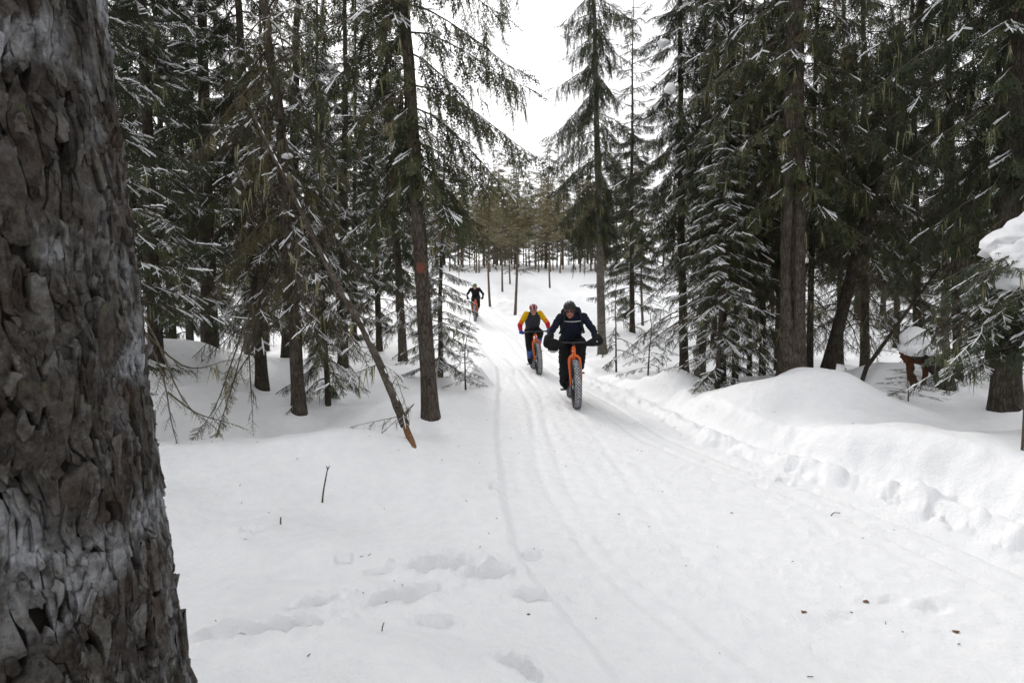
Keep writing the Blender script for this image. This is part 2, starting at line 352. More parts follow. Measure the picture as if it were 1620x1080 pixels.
T(331, 574, 10.4, 318, .15, 'dense', 1.0, .9, 5.1, 1, 'thick dark spruce at the right foot of the snow rise', bk='bark_dark')
T(455, 617, 11.2, 470, .14, 'dense', .9, .8, 0.2, 1, 'thick spruce close behind the broken topped dead spruce', bk='bark_dark')
T(637, 575, 15.5, 610, .12, 'scrag', 1.0, .9, 3.1, 1, 'spruce behind the red spotted tree, nearer the clearing', bk='bark')
T(600, 580, 17.5, 580, .10, 'dense', 1.0, .8, 2.5, 0, 'further spruce in the row left of the clearing', bk='bark_dark')
T(150, 600, 5.6, 120, .12, 'dense', .82, .78, 0.9, 1, 'dense green spruce with snowy boughs reaching out from behind the foreground trunk', bk='bark_dark')
T(697, 600, None, 705, .05, 'young', 1.0, .78, 2.0, 1, 'bushy young spruce dusted with snow right behind the red spotted tree')
T(740, 616, None, 735, .016, 'sapling', 1.0, 1.0, 0.0, 1, 'small snow dusted spruce sapling at the left edge of the trail')
T(300, 560, 15.0, 280, .10, 'dense', 1.15, .9, 3.3, 0, 'dark spruce far left, deep behind the snow rise', bk='bark_dark')
T(505, 570, 16.0, 500, .10, 'scrag', 1.15, .8, 5.3, 0, 'lean spruce deep in the wood above the leaning pole', bk='bark_dark')
T(215, 560, 9.0, 190, .10, 'dense', 1.0, .8, 4.4, 0, 'dark spruce at the far left, close beside the foreground trunk edge', bk='bark_dark')
T(245, 570, 7.6, 225, .09, 'dense', .9, .75, 2.7, 1, 'spruce with snowy boughs between the foreground trunk and the snow rise', bk='bark_dark')
T(420, 560, 18.0, 410, .10, 'dense', 1.2, .9, 1.5, 0, 'spruce far back in the left wood, seen past the dark stem', bk='bark_dark')
T(560, 560, 20.0, 560, .10, 'dense', 1.2, .9, 0.8, 0, 'spruce at the very back of the left wood', bk='bark_dark')
# right of the trail
T(953, 569, 16.3, 940, .125, 'open', 1.28, .95, .5, 0, 'tall pale stemmed spruce on the right edge of the clearing, behind the riders', bk='bark_grey')
T(977, 592, 13.0, 970, .022, 'sapling', 2.2, 1.4, 1.0, 0, 'thin bare sapling right of the pale stemmed spruce')
T(1030, 607, 11.0, 1030, .016, 'sapling', 1.25, 1.2, 2.2, 0, 'small bare sapling with drooping twigs by the snow heap right of the trail')
T(1083, 594, 11.0, 1074, .085, 'scrag', 1.0, .85, 0.6, 1, 'dark straight stem leftmost of the close cluster right of the trail', bk='bark_dark')
T(1112, 600, 10.4, 1120, .095, 'open', .95, .8, -.5, 1, 'pale mottled stem with snow frosted foot in the cluster right of the trail', bk='bark_grey', bend=.08)
T(1143, 612, 9.5, 1152, .075, 'scrag', .9, .8, 5.0, 1, 'dark stem in the cluster, right of the pale mottled one', bk='bark_dark')
T(1165, 616, 9.2, 1172, .05, 'scrag', .75, .7, 1.3, 1, 'slim stem in the middle of the cluster right of the trail', bk='bark')
T(1187, 604, 10.6, 1190, .045, 'scrag', .8, .7, 2.8, 0, 'thin dark stem fourth from the pale mottled one in the cluster', bk='bark_dark')
T(1208, 602, 10.8, 1212, .06, 'dense', .85, .6, 0.3, 0, 'dark stem near the right end of the cluster beside the cracked tree', bk='bark_dark')
T(1138, 610, 8.7, 1142, .04, 'young', 1.05, 1.0, 4.1, 1, 'light green young spruce with frosted boughs before the stem cluster')
T(1254, 590, 8.0, 1262, .175, 'open', 1.0, .9, -.25, 1, 'thick brown spruce with a long dark crack behind the big snow mound', bk='bark', cone=0.0)
T(1283, 575, 9.6, 1290, .055, 'scrag', .9, .7, 4.6, 0, 'thin dark stem just right of the cracked tree', bk='bark_dark')
T(1309, 592, 8.8, 1460, .095, 'scrag', .95, .7, 0.9, 0, 'dark trunk leaning to the right beside the cracked tree', bk='bark_dark')
T(1370, 577, 11.0, 1372, .085, 'scrag', 1.0, .8, 3.3, 1, 'straight brown stem between the leaning trunk and the rotten stump', bk='bark')
T(1330, 570, 13.5, 1335, .08, 'open', 1.0, .8, 1.7, 0, 'spruce behind the leaning trunk on the right', bk='bark_dark')
T(1520, 600, 8.6, 1500, .06, 'scrag', .9, .8, 2.0, 0, 'slim stem standing just right of the rotten stump', bk='bark_dark')
T(1455, 575, 12.5, 1440, .09, 'dense', 1.0, .75, 5.9, 0, 'dark spruce standing behind the snow capped rotten stump', bk='bark_dark')
T(1497, 560, 14.5, 1497, .10, 'scrag', 1.15, .9, 0.1, 0, 'pale grey stem further back on the right', bk='bark_grey')
T(1597, 634, 6.4, 1608, .135, 'open', .95, .9, -.6, 1, 'thick dark spruce near the right edge behind the snowy boughs', bk='bark_dark', cone=.05)
T(1660, 650, 4.7, 1665, .05, 'bowed', 1.0, 1.0, 0.0, 1, 'low spruce at the right edge bowed under a big snow pillow')
T(1000, 560, 21.0, 1000, .10, 'dense', 1.1, 1.15, 1.2, 0, 'spruce at the far side of the right hand wood, nearest the clearing', bk='bark_dark')
T(1130, 560, 18.0, 1140, .10, 'dense', 1.05, .8, 2.9, 0, 'spruce deep behind the stem cluster on the right', bk='bark_dark')
T(1420, 560, 18.5, 1420, .10, 'dense', 1.1, .9, 4.9, 0, 'spruce deep in the wood behind the rotten stump', bk='bark_dark')
T(1570, 570, 12.0, 1585, .10, 'dense', 1.0, .9, 0.5, 0, 'spruce deep in the wood at the far right', bk='bark_dark')
T(1660, 580, 9.0, 1690, .12, 'dense', 1.0, .9, 3.7, 1, 'dark spruce just beyond the right edge with boughs reaching in', bk='bark_dark')
T(1436, 633, 6.9, 1425, .008, 'sapling', .32, 1.0, 0.4, 0, 'tiny spruce seedling poking from the snow before the rotten stump')
T(1232, 585, 12.0, 1240, .07, 'scrag', 1.0, .8, 0.2, 0, 'dark stem hidden behind the left side of the cracked tree', bk='bark_dark')

for k, (x, y, v, s_) in enumerate(((-4.4, -0.6, 'scrag', 1.0), (-2.0, -3.2, 'dense', 1.0), (-4.8, -3.0, 'open', 1.0), (4.6, -1.6, 'dense', 1.0), (6.2, 2.6, 'open', 1.0), (5.6, 0.6, 'scrag', 1.0), (3.2, -4.6, 'scrag', 1.0), (7.4, -1.6, 'dense', 1.0), (0.4, -7.5, 'dense', 1.0), (-6.8, 1.0, 'dense', 1.0), (8.4, 4.6, 'dense', 1.0))):  # extra spruces out of view, added only to shade the near snow
    T(0, 0, 0, 810, .11, v, s_, .9, k * 1.3, 0, 'spruce of the wood around the viewer, outside the frame', bk='bark_dark', at=(x, y), group='unseen spruces added to shade the foreground')

PR = [(455, 985, .20, .10, .5, .06), (500, 955, .13, .08, .6, .05), (600, 905, .10, .05, .3, .025), (640, 940, .22, .09, .6, .05), (700, 890, .24, .11, .2, .06),
      (775, 905, .17, .09, .4, .06), (845, 942, .12, .06, .1, .04), (690, 985, .10, .05, .2, .03), (545, 884, .07, .04, .0, .025), (360, 1000, .16, .06, .2, .025), (820, 1050, .13, .06, 2.4, .035),
      (1410, 950, .10, .05, .3, .007), (1480, 960, .12, .06, .4, .009), (1330, 975, .09, .05, .1, .006), (785, 770, .10, .05, 2.6, .03), (400, 835, .10, .04, .1, .02), (1240, 760, .09, .05, .3, .03), (840, 880, .08, .05, .3, .03)]
for px, py, l_, w_, a_, d_ in PR:
    x, y = hit(px, py); PRINTS.append((x, y, l_, w_, a_, d_))

# ------------------------------------------------------------------ snow ground and the groomed trail: one relief, two sheets
def build_ground():
    r = np.concatenate([[0.05, 0.3], np.geomspace(0.75, 36, 400), np.geomspace(36, 420, 46)[1:]])
    th = np.radians(np.concatenate([np.linspace(-46, 46, 600), np.linspace(46, 314, 62)[1:-1]]))
    R, A = np.meshgrid(r, th, indexing='ij')
    X = R * np.sin(A); Y = R * np.cos(A)
    Z = land(X.ravel(), Y.ravel()).reshape(X.shape)
    n, k = X.shape
    idx = np.arange(n * k).reshape(n, k); nx = np.roll(idx, -1, 1)
    q = np.stack([idx[:-1], nx[:-1], nx[1:], idx[1:]], -1)
    xc = (X[:-1] + X[1:]) / 2; yc = (Y[:-1] + Y[1:]) / 2
    tr = (xc > X_LEFT(yc)) & (xc < X_RIGHT(yc)) & (yc > -40) & (yc < 70)
    V = np.stack([X, Y, Z], -1).reshape(-1, 3)
    # shared normals so that the two sheets meet without a seam
    e = np.zeros_like(V); Q = q.reshape(-1, 4)
    fn = np.cross(V[Q[:, 2]] - V[Q[:, 0]], V[Q[:, 3]] - V[Q[:, 1]])
    for c in range(4): np.add.at(e, Q[:, c], fn)
    e /= np.linalg.norm(e, axis=1)[:, None] + 1e-12
    e[e[:, 2] < 0] *= -1
    for name, mask, lab in (('snow_ground', ~tr, None), ('snow_trail', tr, None)):
        f = q[mask].reshape(-1, 4); used, inv = np.unique(f.ravel(), return_inverse=True)
        me = make_mesh(name, V[used], None, inv.reshape(-1, 4), [M['snow']])
        me.normals_split_custom_set_from_vertices(e[used].astype(np.float32))
        link(name, me, kind='structure')
build_ground()

# ------------------------------------------------------------------ sprigs: small templates the crowns are put together from
def tri_stem(P, r0, r1):
    P = np.asarray(P, float); R = np.linspace(r0, r1, len(P)); V, q, t = tube(P, R, 3, False)
    return V, np.concatenate([q[:, [0, 1, 2]], q[:, [0, 2, 3]]])
def sprig(rng, needles=True, step=.062, droop=.10, nside=6, lich=0, big=1.0):
    W, WT, NV, NT, LV, LT = [], [], [], [], [], []; nw = nn = nl = 0
    xs = np.linspace(0, 1, 5); axis = np.stack([xs, rng.normal(0, .012, 5).cumsum(), -droop * xs ** 2], -1)
    lines = [(axis, .016, .005)]
    for i in range(nside):
        for s in (-1, 1):
            x0 = .10 + .78 * (i + rng.uniform(0, .7)) / nside
            p0 = np.array([np.interp(x0, xs, axis[:, k]) for k in range(3)])
            l = (.46 * (1 - x0) + .10) * rng.uniform(.7, 1.15); an = math.radians(rng.uniform(34, 58))
            d = np.array([math.cos(an), s * math.sin(an), rng.uniform(-.35, .12) - droop])
            lines.append((np.stack([p0, p0 + d * l * .5, p0 + d * l + np.array([.04 * l, 0, -.10 * l])]), .008, .004))
    for P, r0, r1 in lines:
        if r0 > .01: V, t = tri_stem(P[::2], r0, r1)
        else:
            a_ = np.array([0, 0, r0 * 1.3]); b_ = np.cross(P[-1] - P[0], a_); b_ *= r0 * 1.3 / (np.linalg.norm(b_) + 1e-9)
            V = np.array([P[0] - a_, P[0] + a_, P[-1], P[0] - b_, P[0] + b_, P[-1]]); t = np.array([[0, 1, 2], [3, 4, 5]])
        W.append(V); WT.append(t + nw); nw += len(V)
        seg = np.linalg.norm(np.diff(P, axis=0), axis=1).sum(); n = max(2, int(seg / step))
        if needles:
            for j in range(n):
                u = (j + .5) / n * (len(P) - 1); k = min(int(u), len(P) - 2); f = u - k
                p = P[k] * (1 - f) + P[k + 1] * f; d = P[k + 1] - P[k]; d = d / np.linalg.norm(d)
                sd = np.cross([0, 0, 1], d); sd /= np.linalg.norm(sd) + 1e-9; up = np.cross(d, sd)
                for s in (-1, 1):
                    w = rng.uniform(-.55, .75); bl = rng.uniform(.055, .085) * big
                    tip = p + bl * (.62 * d + s * .75 * sd + w * .6 * up)
                    h = d * .020 * big
                    NV += [p - h, p + h * 1.2, tip]; NT.append([nn, nn + 1, nn + 2] if s > 0 else [nn, nn + 2, nn + 1]); nn += 3
        for j in range(lich if rng.random() < .8 else 0):
            u = rng.uniform(0, len(P) - 1.01); k = int(u); f = u - k; p = P[k] * (1 - f) + P[k + 1] * f
            l = rng.uniform(.05, .16); w = rng.normal(0, .015, 3)
            LV += [p + [.012, 0, 0], p - [.012, 0, 0], p + [w[0], w[1], -l]]; LT.append([nl, nl + 1, nl + 2]); nl += 3
    z = np.zeros((0, 3))
    return dict(wood=(np.vstack(W), np.concatenate(WT)), needle=(np.array(NV) if nn else z, np.array(NT, int).reshape(-1, 3)), lich=(np.array(LV) if nl else z, np.array(LT, int).reshape(-1, 3)))
def snow_sprig(rng):
    """snow lying along the top of a sprig: a lumpy ridge on its axis and on some side twigs"""
    V, F = [], []; n = 0
    def ridge(p0, p1, w, h, k=4):
        nonlocal n
        d = p1 - p0; sd = np.cross([0, 0, 1], d); sd /= np.linalg.norm(sd) + 1e-9
        for i in range(k + 1):
            t = i / k; p = p0 + d * t + rng.normal(0, .006, 3); ww = w * (math.sin(math.pi * (.12 + .8 * t)) * rng.uniform(.65, 1.3))
            V.extend([p - sd * ww + [0, 0, .004], p + [0, 0, h * rng.uniform(.6, 1.3)], p + sd * ww + [0, 0, .004], p - [0, 0, .012]])
        for i in range(k):
            a = n + 4 * i
            for j in range(4):
                F.append([a + j, a + (j + 1) % 4, a + 4 + (j + 1) % 4, a + 4 + j])
        n += 4 * (k + 1)
    ridge(np.array([.05, 0, .02]), np.array([.95, 0, -.07]), .030, .034, 3)
    for i in range(5):
        x0 = rng.uniform(.1, .75); s = rng.choice([-1, 1]); l = (.4 * (1 - x0) + .1); an = rng.uniform(.6, 1.0)
        ridge(np.array([x0, 0, .012]), np.array([x0 + l * math.cos(an), s * l * math.sin(an), -.05]), .021, .024, 1)
    F = np.array(F); return np.array(V), np.concatenate([F[:, [0, 1, 2]], F[:, [0, 2, 3]]])
rg = np.random.default_rng(4)
SPR = [sprig(rg) for _ in range(3)] + [sprig(rg, droop=.32) for _ in range(2)]
SPR_BARE = [sprig(rg, needles=False, nside=5, lich=1), sprig(rg, needles=False, nside=6, droop=.3, lich=2), sprig(rg, needles=False, nside=4, lich=0, droop=.2)]
SPR_FAR = [sprig(rg, step=.13, nside=3, big=2.2) for _ in range(2)]
SPR_MID = [sprig(rg, step=.085, nside=4, big=1.25, droop=.15) for _ in range(4)]
SNW = [snow_sprig(rg) for _ in range(3)]

def rotx(a): c, s = math.cos(a), math.sin(a); return np.array([[1, 0, 0], [0, c, -s], [0, s, c]])
def roty(a): c, s = math.cos(a), math.sin(a); return np.array([[c, 0, s], [0, 1, 0], [-s, 0, c]])
def rotz(a): c, s = math.cos(a), math.sin(a); return np.array([[c, -s, 0], [s, c, 0], [0, 0, 1]])
class Crown:
    def __init__(s, seed): s.rng = np.random.default_rng(seed); s.mb = MB(); s.inst = {}; s.sn = []; s.snow = MB()
    def put(s, key, p, X, up, sc, tint):
        X = X / (np.linalg.norm(X) + 1e-9); Y = np.cross(up, X); ny = np.linalg.norm(Y)
        if ny < 1e-3: Y = np.cross([0.3, 1, 0], X); ny = np.linalg.norm(Y)
        Y /= ny; Z = np.cross(X, Y)
        s.inst.setdefault(key, []).append((np.stack([X, Y, Z], 1) * sc, p, tint)); return X
    def snow_on(s, p, X, sc):
        Y = np.cross([0, 0, 1.0], X); Y /= np.linalg.norm(Y) + 1e-9; Z = np.cross(X, Y)
        s.sn.append((np.stack([X, Y, Z], 1) * sc, p))
    def branch(s, P, r0, r1, kind='green', gap=.13, sl=(.22, .42), snow=0.0, hang=.35, lich=0.0, tint=0.4, t0=.15, wood_m=0):
        """a bough along the points P carrying sprigs"""
        rng = s.rng; P = np.asarray(P, float); seg = np.linalg.norm(np.diff(P, axis=0), axis=1); L = seg.sum(); cum = np.concatenate([[0], np.cumsum(seg)])
        s.mb.tube(P, np.linspace(r0, r1, len(P)), 5, 0, rng.uniform(0, 1), False)
        u = t0 * L; side = 1
        while u < L:
            k = min(np.searchsorted(cum, u, 'right') - 1, len(P) - 2); f = (u - cum[k]) / seg[k]
            p = P[k] * (1 - f) + P[k + 1] * f; d = (P[k + 1] - P[k]) / seg[k]
            sd = np.cross([0, 0, 1.0], d); sd /= np.linalg.norm(sd) + 1e-9
            an = rng.uniform(.45, 1.15); t = u / L
            X = d * math.cos(an) + sd * side * math.sin(an) + np.array([0, 0, -hang * rng.uniform(.2, 1.6)])
            l = rng.uniform(*sl) * (1.0 - .45 * t) * min(1, .55 + t * 2)
            s.sprout(p, X, l, kind, snow, lich, tint)
            u += gap * rng.uniform(.5, 1.4) * .5; side = -side
        s.sprout(P[-1], P[-1] - P[-2], sl[1] * .7, kind, snow, lich, tint)
    def hangers(s, P, gap, ln, snow, lich, tint):
        """branchlets that hang from a bough, each with its own sprigs"""
        rng = s.rng; P = np.asarray(P, float); seg = np.linalg.norm(np.diff(P, axis=0), axis=1); cum = np.concatenate([[0], np.cumsum(seg)]); L = cum[-1]; u = .12 * L
        while u < L:
            k = min(np.searchsorted(cum, u, 'right') - 1, len(P) - 2); f = (u - cum[k]) / seg[k]; p = P[k] * (1 - f) + P[k + 1] * f; d = (P[k + 1] - P[k]) / seg[k]
            sd = np.cross([0, 0, 1.0], d); l = ln * rng.uniform(.4, 1.2) * (1 - .35 * u / L)
            v = d * rng.uniform(.1, .6) + sd * rng.normal(0, .55); t = np.linspace(0, 1, 4)[:, None]
            Q = p + t * v * l * .55 - (t ** 1.3) * np.array([0, 0, l])
            s.branch(Q, .005, .002, 'mid', .11, (.15, .30), snow, .5, lich, tint + rng.normal(0, .08), .1); u += gap * rng.uniform(.4, 1.7)
    def sprout(s, p, X, l, kind, snow, lich, tint):
        rng = s.rng
        if kind == 'green': key = ('g', int(rng.integers(len(SPR))))
        elif kind == 'mid': key = ('m', int(rng.integers(len(SPR_MID))))
        elif kind == 'far': key = ('f', int(rng.integers(len(SPR_FAR))))
        else: key = ('b', int(rng.integers(len(SPR_BARE))))
        Xn = s.put(key, p, np.asarray(X, float), np.array([rng.normal(0, .35), rng.normal(0, .35), 1.0]), l, np.clip(tint + rng.normal(0, .21), 0, 1))
        if snow and Xn[2] > -.72 and rng.random() < snow: s.snow_on(p, Xn, l * rng.uniform(.8, 1.05))
        if lich and rng.random() < lich:
            for _ in range(int(rng.integers(2, 6))):
                q = p + Xn * l * rng.uniform(.1, .8); ln = rng.uniform(.05, .26); w = rng.uniform(.004, .010)
                s.mb.add([q + [w, 0, 0], q - [w, 0, 0], q + [rng.normal(0, .02), rng.normal(0, .02), -ln], q + [0, w, 0], q - [0, w, 0], q + [rng.normal(0, .02), rng.normal(0, .02), -ln * .7]], [[0, 1, 2], [3, 4, 5]], None, 2)
    def clump(s, c, r, n=5):
        c = np.asarray(c, float); r = np.asarray(r, float)
        s.snow.ell(c, r, None, 0, 26, 18, .5, .28, s.rng, 2.6)
        for _ in range(n):
            a_ = s.rng.uniform(0, 6.28); k = s.rng.uniform(.35, .6); s.snow.ell(c + r * [math.cos(a_) * .62, math.sin(a_) * .62, -.35], r * [k, k, k * 1.1], rotz(a_), 0, 14, 9, .5, .2, s.rng, 2.2)
    def finish(s, name, mats):
        for key, L_ in s.inst.items():
            tp = {'g': SPR, 'b': SPR_BARE, 'f': SPR_FAR, 'm': SPR_MID}[key[0]][key[1]]
            Rm = np.array([a[0] for a in L_]); Tm = np.array([a[1] for a in L_]); ti = np.array([a[2] for a in L_])
            for part, mi in (('wood', 0), ('needle', 1), ('lich', 2)):
                if part == 'wood' and key[0] == 'f': continue
                V, F = tp[part]
                if not len(F): continue
                W = np.einsum('nij,vj->nvi', Rm, V) + Tm[:, None]
                Fa = (F[None] + (np.arange(len(L_)) * len(V))[:, None, None]).reshape(-1, 3)
                s.mb.add(W.reshape(-1, 3), Fa, None, mi, np.repeat(ti, len(V)))
        me = s.mb.mesh(name, mats, smooth=False)
        if s.sn:
            pick = s.rng.integers(len(SNW), size=len(s.sn))
            for k in range(len(SNW)):
                sel = [s.sn[i] for i in np.nonzero(pick == k)[0]]
                if not sel: continue
                V, F = SNW[k]; Rm = np.array([a[0] for a in sel]); Tm = np.array([a[1] for a in sel])
                W = np.einsum('nij,vj->nvi', Rm, V) + Tm[:, None]
                s.snow.add(W.reshape(-1, 3), (F[None] + (np.arange(len(sel)) * len(V))[:, None, None]).reshape(-1, 3), None, 0)
        sm = s.snow.mesh(name + '_snow', [M['tree_snow']], smooth=True) if s.snow.V else None
        return me, sm

def bough(rng, z, az, L, rise, droop, tip, n=7, wob=.05):
    t = np.linspace(0, 1, n); out = L * (t - .12 * t ** 3)
    dz = L * (rise * t - droop * t ** 1.6 + tip * t ** 4)
    wobble = np.cumsum(rng.normal(0, wob * L / n, n)); wobble -= wobble[0]
    return np.stack([out * math.cos(az) - wobble * math.sin(az), out * math.sin(az) + wobble * math.cos(az), z + dz], -1)

def crown_dense(seed, H=11.0, z0=.7):
    c = Crown(seed); rng = c.rng; z = z0; az = rng.uniform(0, 6)
    while z < H - .3:
        f = (z - z0) / (H - z0); low = sstep(0, .12, f)
        L = (1.75 * (1 - f) ** .75 + .12) * rng.uniform(.62, 1.12) * (.62 + .38 * low)
        hi = z > 6.8
        dead = z < 1.7 and rng.random() < .55
        c.branch(bough(rng, z, az, L, .10, .46 * (1 - f), .16, wob=.06), .016, .004, 'bare' if dead else 'green', (.20 if dead else .10) if not hi else .22, (.28, .52) if not hi else (.34, .58), .50 if not dead else .3, .42, .08, .30 + .15 * (f < .25))
        az += 2.4 + rng.normal(0, .35); z += (.105 if not hi else .17) * rng.uniform(.6, 1.4)
    return c.finish('dense_crown', [M['twig'], M['needle'], M['lichen']])
def crown_open(seed, H=12.0, z0=2.5):
    c = Crown(seed); rng = c.rng; z = z0; az = 0
    for k in range(9):     # dry stubs below the crown
        zz = rng.uniform(1.0, z0 + .4); c.branch(bough(rng, zz, rng.uniform(0, 6.3), rng.uniform(.3, .8), .05, .4, .1), .008, .003, 'bare', .3, (.15, .3), 0, .5, .2, .6)
    while z < H - .3:
        f = (z - z0) / (H - z0); hi = z > 8
        L = (1.95 * (1 - f) ** .7 + .1) * rng.uniform(.68, 1.14)
        L *= .50 + .50 * sstep(z0 - .2, z0 + 1.5, z)
        if math.cos(az + math.pi / 2) > .55 and rng.random() < .85: L *= .3          # few long boughs on the front side, so the stem stays in view
        bp_ = bough(rng, z, az, L, .08, .80 * (1 - .6 * f), .22, wob=.10); c.branch(bp_, .012, .003, 'mid', .13 if not hi else .24, (.26, .50), .22, .66, .08, .28 + .15 * (f < .3), .05)
        if not hi: c.hangers(bp_, .15, .42, .24, .09, .30 + .15 * (f < .3))
        az += 2.4 + rng.normal(0, .5); z += (.10 if not hi else .2) * rng.uniform(.4, 1.6)
    return c.finish('open_crown', [M['twig'], M['needle'], M['lichen']])
def crown_scrag(seed, H=11.0, z0=.9):
    c = Crown(seed); rng = c.rng; z = z0; az = 1.0
    while z < H - .3:
        f = (z - z0) / (H - z0); hi = z > 7.2
        L = (1.65 * (1 - f) ** .6 + .15) * rng.uniform(.45, 1.1)
        pd = .92 if z < 2.2 else .5 if z < 3.4 else .16
        dead = rng.random() < pd
        c.branch(bough(rng, z, az, L * (.85 if dead else 1), .04, .70 * (1 - .5 * f), .18, wob=.12), .013, .003, 'bare' if dead else 'green', (.17 if dead else .105) if not hi else .25, (.26, .48), .32, .58, .12, .38 + (.2 if z < 3.4 else 0))
        az += 2.4 + rng.normal(0, .6); z += (.088 if not hi else .18) * rng.uniform(.4, 1.5)
    return c.finish('scraggy_crown', [M['twig'], M['needle'], M['lichen']])
def crown_young(seed, H=3.9, z0=.2):
    c = Crown(seed); rng = c.rng; z = z0; az = 1.0
    while z < H - .05:
        f = (z - z0) / (H - z0); L = (.98 * (1 - f) ** .8 + .08) * rng.uniform(.7, 1.15)
        c.branch(bough(rng, z, az, L, .15, .48, .14), .009, .003, 'green' if rng.random() > .25 * (f < .3) else 'bare', .10, (.18, .34), .72, .30, .06, .48)
        az += 2.4 + rng.normal(0, .35); z += .062 * rng.uniform(.6, 1.4)
    return c.finish('young_crown', [M['twig'], M['needle'], M['lichen']])
def crown_sapling(seed, H=1.3, z0=.12):
    c = Crown(seed); rng = c.rng; z = z0; az = 1.0
    while z < H - .04:
        f = (z - z0) / (H - z0); L = (.50 * (1 - f) ** .9 + .04) * rng.uniform(.6, 1.1)
        c.branch(bough(rng, z, az, L, .12, .42, .10), .005, .002, 'green' if rng.random() < .62 else 'bare', .12, (.10, .20), .45, .25, .0, .55, .3)
        az += 2.4 + rng.normal(0, .4); z += .055 * rng.uniform(.6, 1.4)
    return c.finish('sapling_crown', [M['twig'], M['needle'], M['lichen']])
def crown_snag(seed, H=5.35):
    c = Crown(seed); rng = c.rng
    for k in range(64):
        z = H - .06 - (H - 1.2) * (k / 64) ** .95; az = 2.4 * k + rng.normal(0, .5); L = rng.uniform(.5, 1.15) * (1.0 if z < 4.8 else .75)
        c.branch(bough(rng, z, az, L, .05, 1.25, .25, 9, .10), .013, .004, 'bare' if rng.random() < .72 else 'green', .15, (.20, .42), .85, .95, .12, .6)
        P = bough(rng, z, az, L, .05, 1.25, .25, 9, .10)
    c.clump((0, 0, H + .05), (.15, .14, .10))
    for k in range(4):
        z = rng.uniform(2, 5); a_ = rng.uniform(0, 6.3); r_ = rng.uniform(.25, .7); c.clump((r_ * math.cos(a_), r_ * math.sin(a_), z - r_ * .7), np.array([.05, .04, .025]) * rng.uniform(.7, 1.3))
    return c.finish('snag_crown', [M['twig'], M['needle_brown'], M['lichen']])
def crown_bowed(seed):
    c = Crown(seed); rng = c.rng
    for k in range(32):
        z = .62 + 1.0 * rng.random(); az = rng.uniform(0, 6.28) if k > 22 else math.pi + rng.normal(0, .7)
        c.branch(bough(rng, z, az, rng.uniform(.5, 1.0), .02, .42, .05, wob=.08), .009, .003, 'green' if rng.random() < .8 else 'bare', .11, (.16, .32), .28, .3, .06, .45)
    for p, r in (((.02, 0, 1.50), (.42, .38, .27)), ((-.20, -.12, 1.36), (.25, .22, .24)), ((.10, -.26, 1.42), (.28, .22, .24)), ((-.26, -.24, 1.24), (.12, .11, .10))): c.clump(p, r)
    return c.finish('bowed_crown', [M['twig'], M['needle'], M['lichen']])
def crown_far(seed, H, z0, w, mats, dens, droop, kind='far', sl=(.5, .9), bare_below=None):
    c = Crown(seed); rng = c.rng; z = z0; az = 0
    while z < H:
        f = (z - z0) / (H - z0); L = (w * (1 - f) ** .8 + .1) * rng.uniform(.5, 1.15)
        c.branch(bough(rng, z, az, L, .1, droop, .1, 4), .02, .008, 'bare' if bare_below and z < bare_below else kind, .30, sl, 0, .3, 0, .5)
        az += 2.4 + rng.normal(0, .5); z += dens * rng.uniform(.5, 1.5)
    return c.finish('far_crown', mats)
GREEN = [M['twig'], M['needle'], M['lichen']]
CR = {'dense': crown_dense(11), 'open': crown_open(12), 'scrag': crown_scrag(13), 'young': crown_young(14), 'sapling': crown_sapling(15), 'snag': crown_snag(16), 'bowed': crown_bowed(17)}
HGT = {'dense': 11.0, 'open': 12.0, 'scrag': 11.0, 'young': 3.9, 'sapling': 1.3, 'snag': 5.35, 'bowed': 1.6}

# ------------------------------------------------------------------ trees
def trunk_mesh(name, rng, H, r, bend=0.0, mats=None, sides=14, top=.06, flare=.35, n=36, blunt=False, crack=None):
    z = np.concatenate([np.linspace(-.5, .8, 10), np.linspace(.8, H, n)[1:]])
    t = np.clip(z / H, 0, 1); rad = r * (1 - t * (1 - top) if not blunt else 1 - .45 * t) * (1 + flare * np.exp(-np.clip(z + .1, 0, None) / .22))
    ox = bend * np.sin(t * 5.5) + .012 * np.cumsum(rng.normal(0, 1, len(z))) * t; oy = .012 * np.cumsum(rng.normal(0, 1, len(z))) * t
    P = np.stack([ox - ox[10], oy - oy[10], z], -1)
    V, q, tt = tube(P, rad, sides, True)
    c = P.repeat(sides, 0); dv = V[:-2] - c
    V[:-2] += dv * (.10 * fbm(np.arctan2(dv[:, 1], dv[:, 0]) * 1.6 + 5, V[:-2, 2] * 2.5, int(rng.integers(99)), 3))[:, None]
    if crack:      # a long open split in the stem: angle, from, to, half width
        ca, z0, z1, hw = crack; a_ = np.arctan2(dv[:, 1], dv[:, 0]); w = V[:-2, 2]
        off = (a_ - ca - .10 * np.sin(w * 3.0) + math.pi) % (2 * math.pi) - math.pi
        inside = np.clip(1 - np.abs(off) / (hw * (.5 + .8 * sstep(z0, z0 + .8, w) * (1 - sstep(z1 - 1.2, z1, w)))), 0, 1) * sstep(z0, z0 + .3, w) * (1 - sstep(z1 - .5, z1, w))
        V[:-2] -= dv * np.minimum(inside * 2.2, .62)[:, None]
    return make_mesh(name, V, tt, q, mats), P
def lean_matrix(base, top):
    ax = np.asarray(top) - np.asarray(base); ax = Vector(ax / np.linalg.norm(ax))
    return Vector((0, 0, 1)).rotation_difference(ax)
rt = np.random.default_rng(77)
ROOT = {}
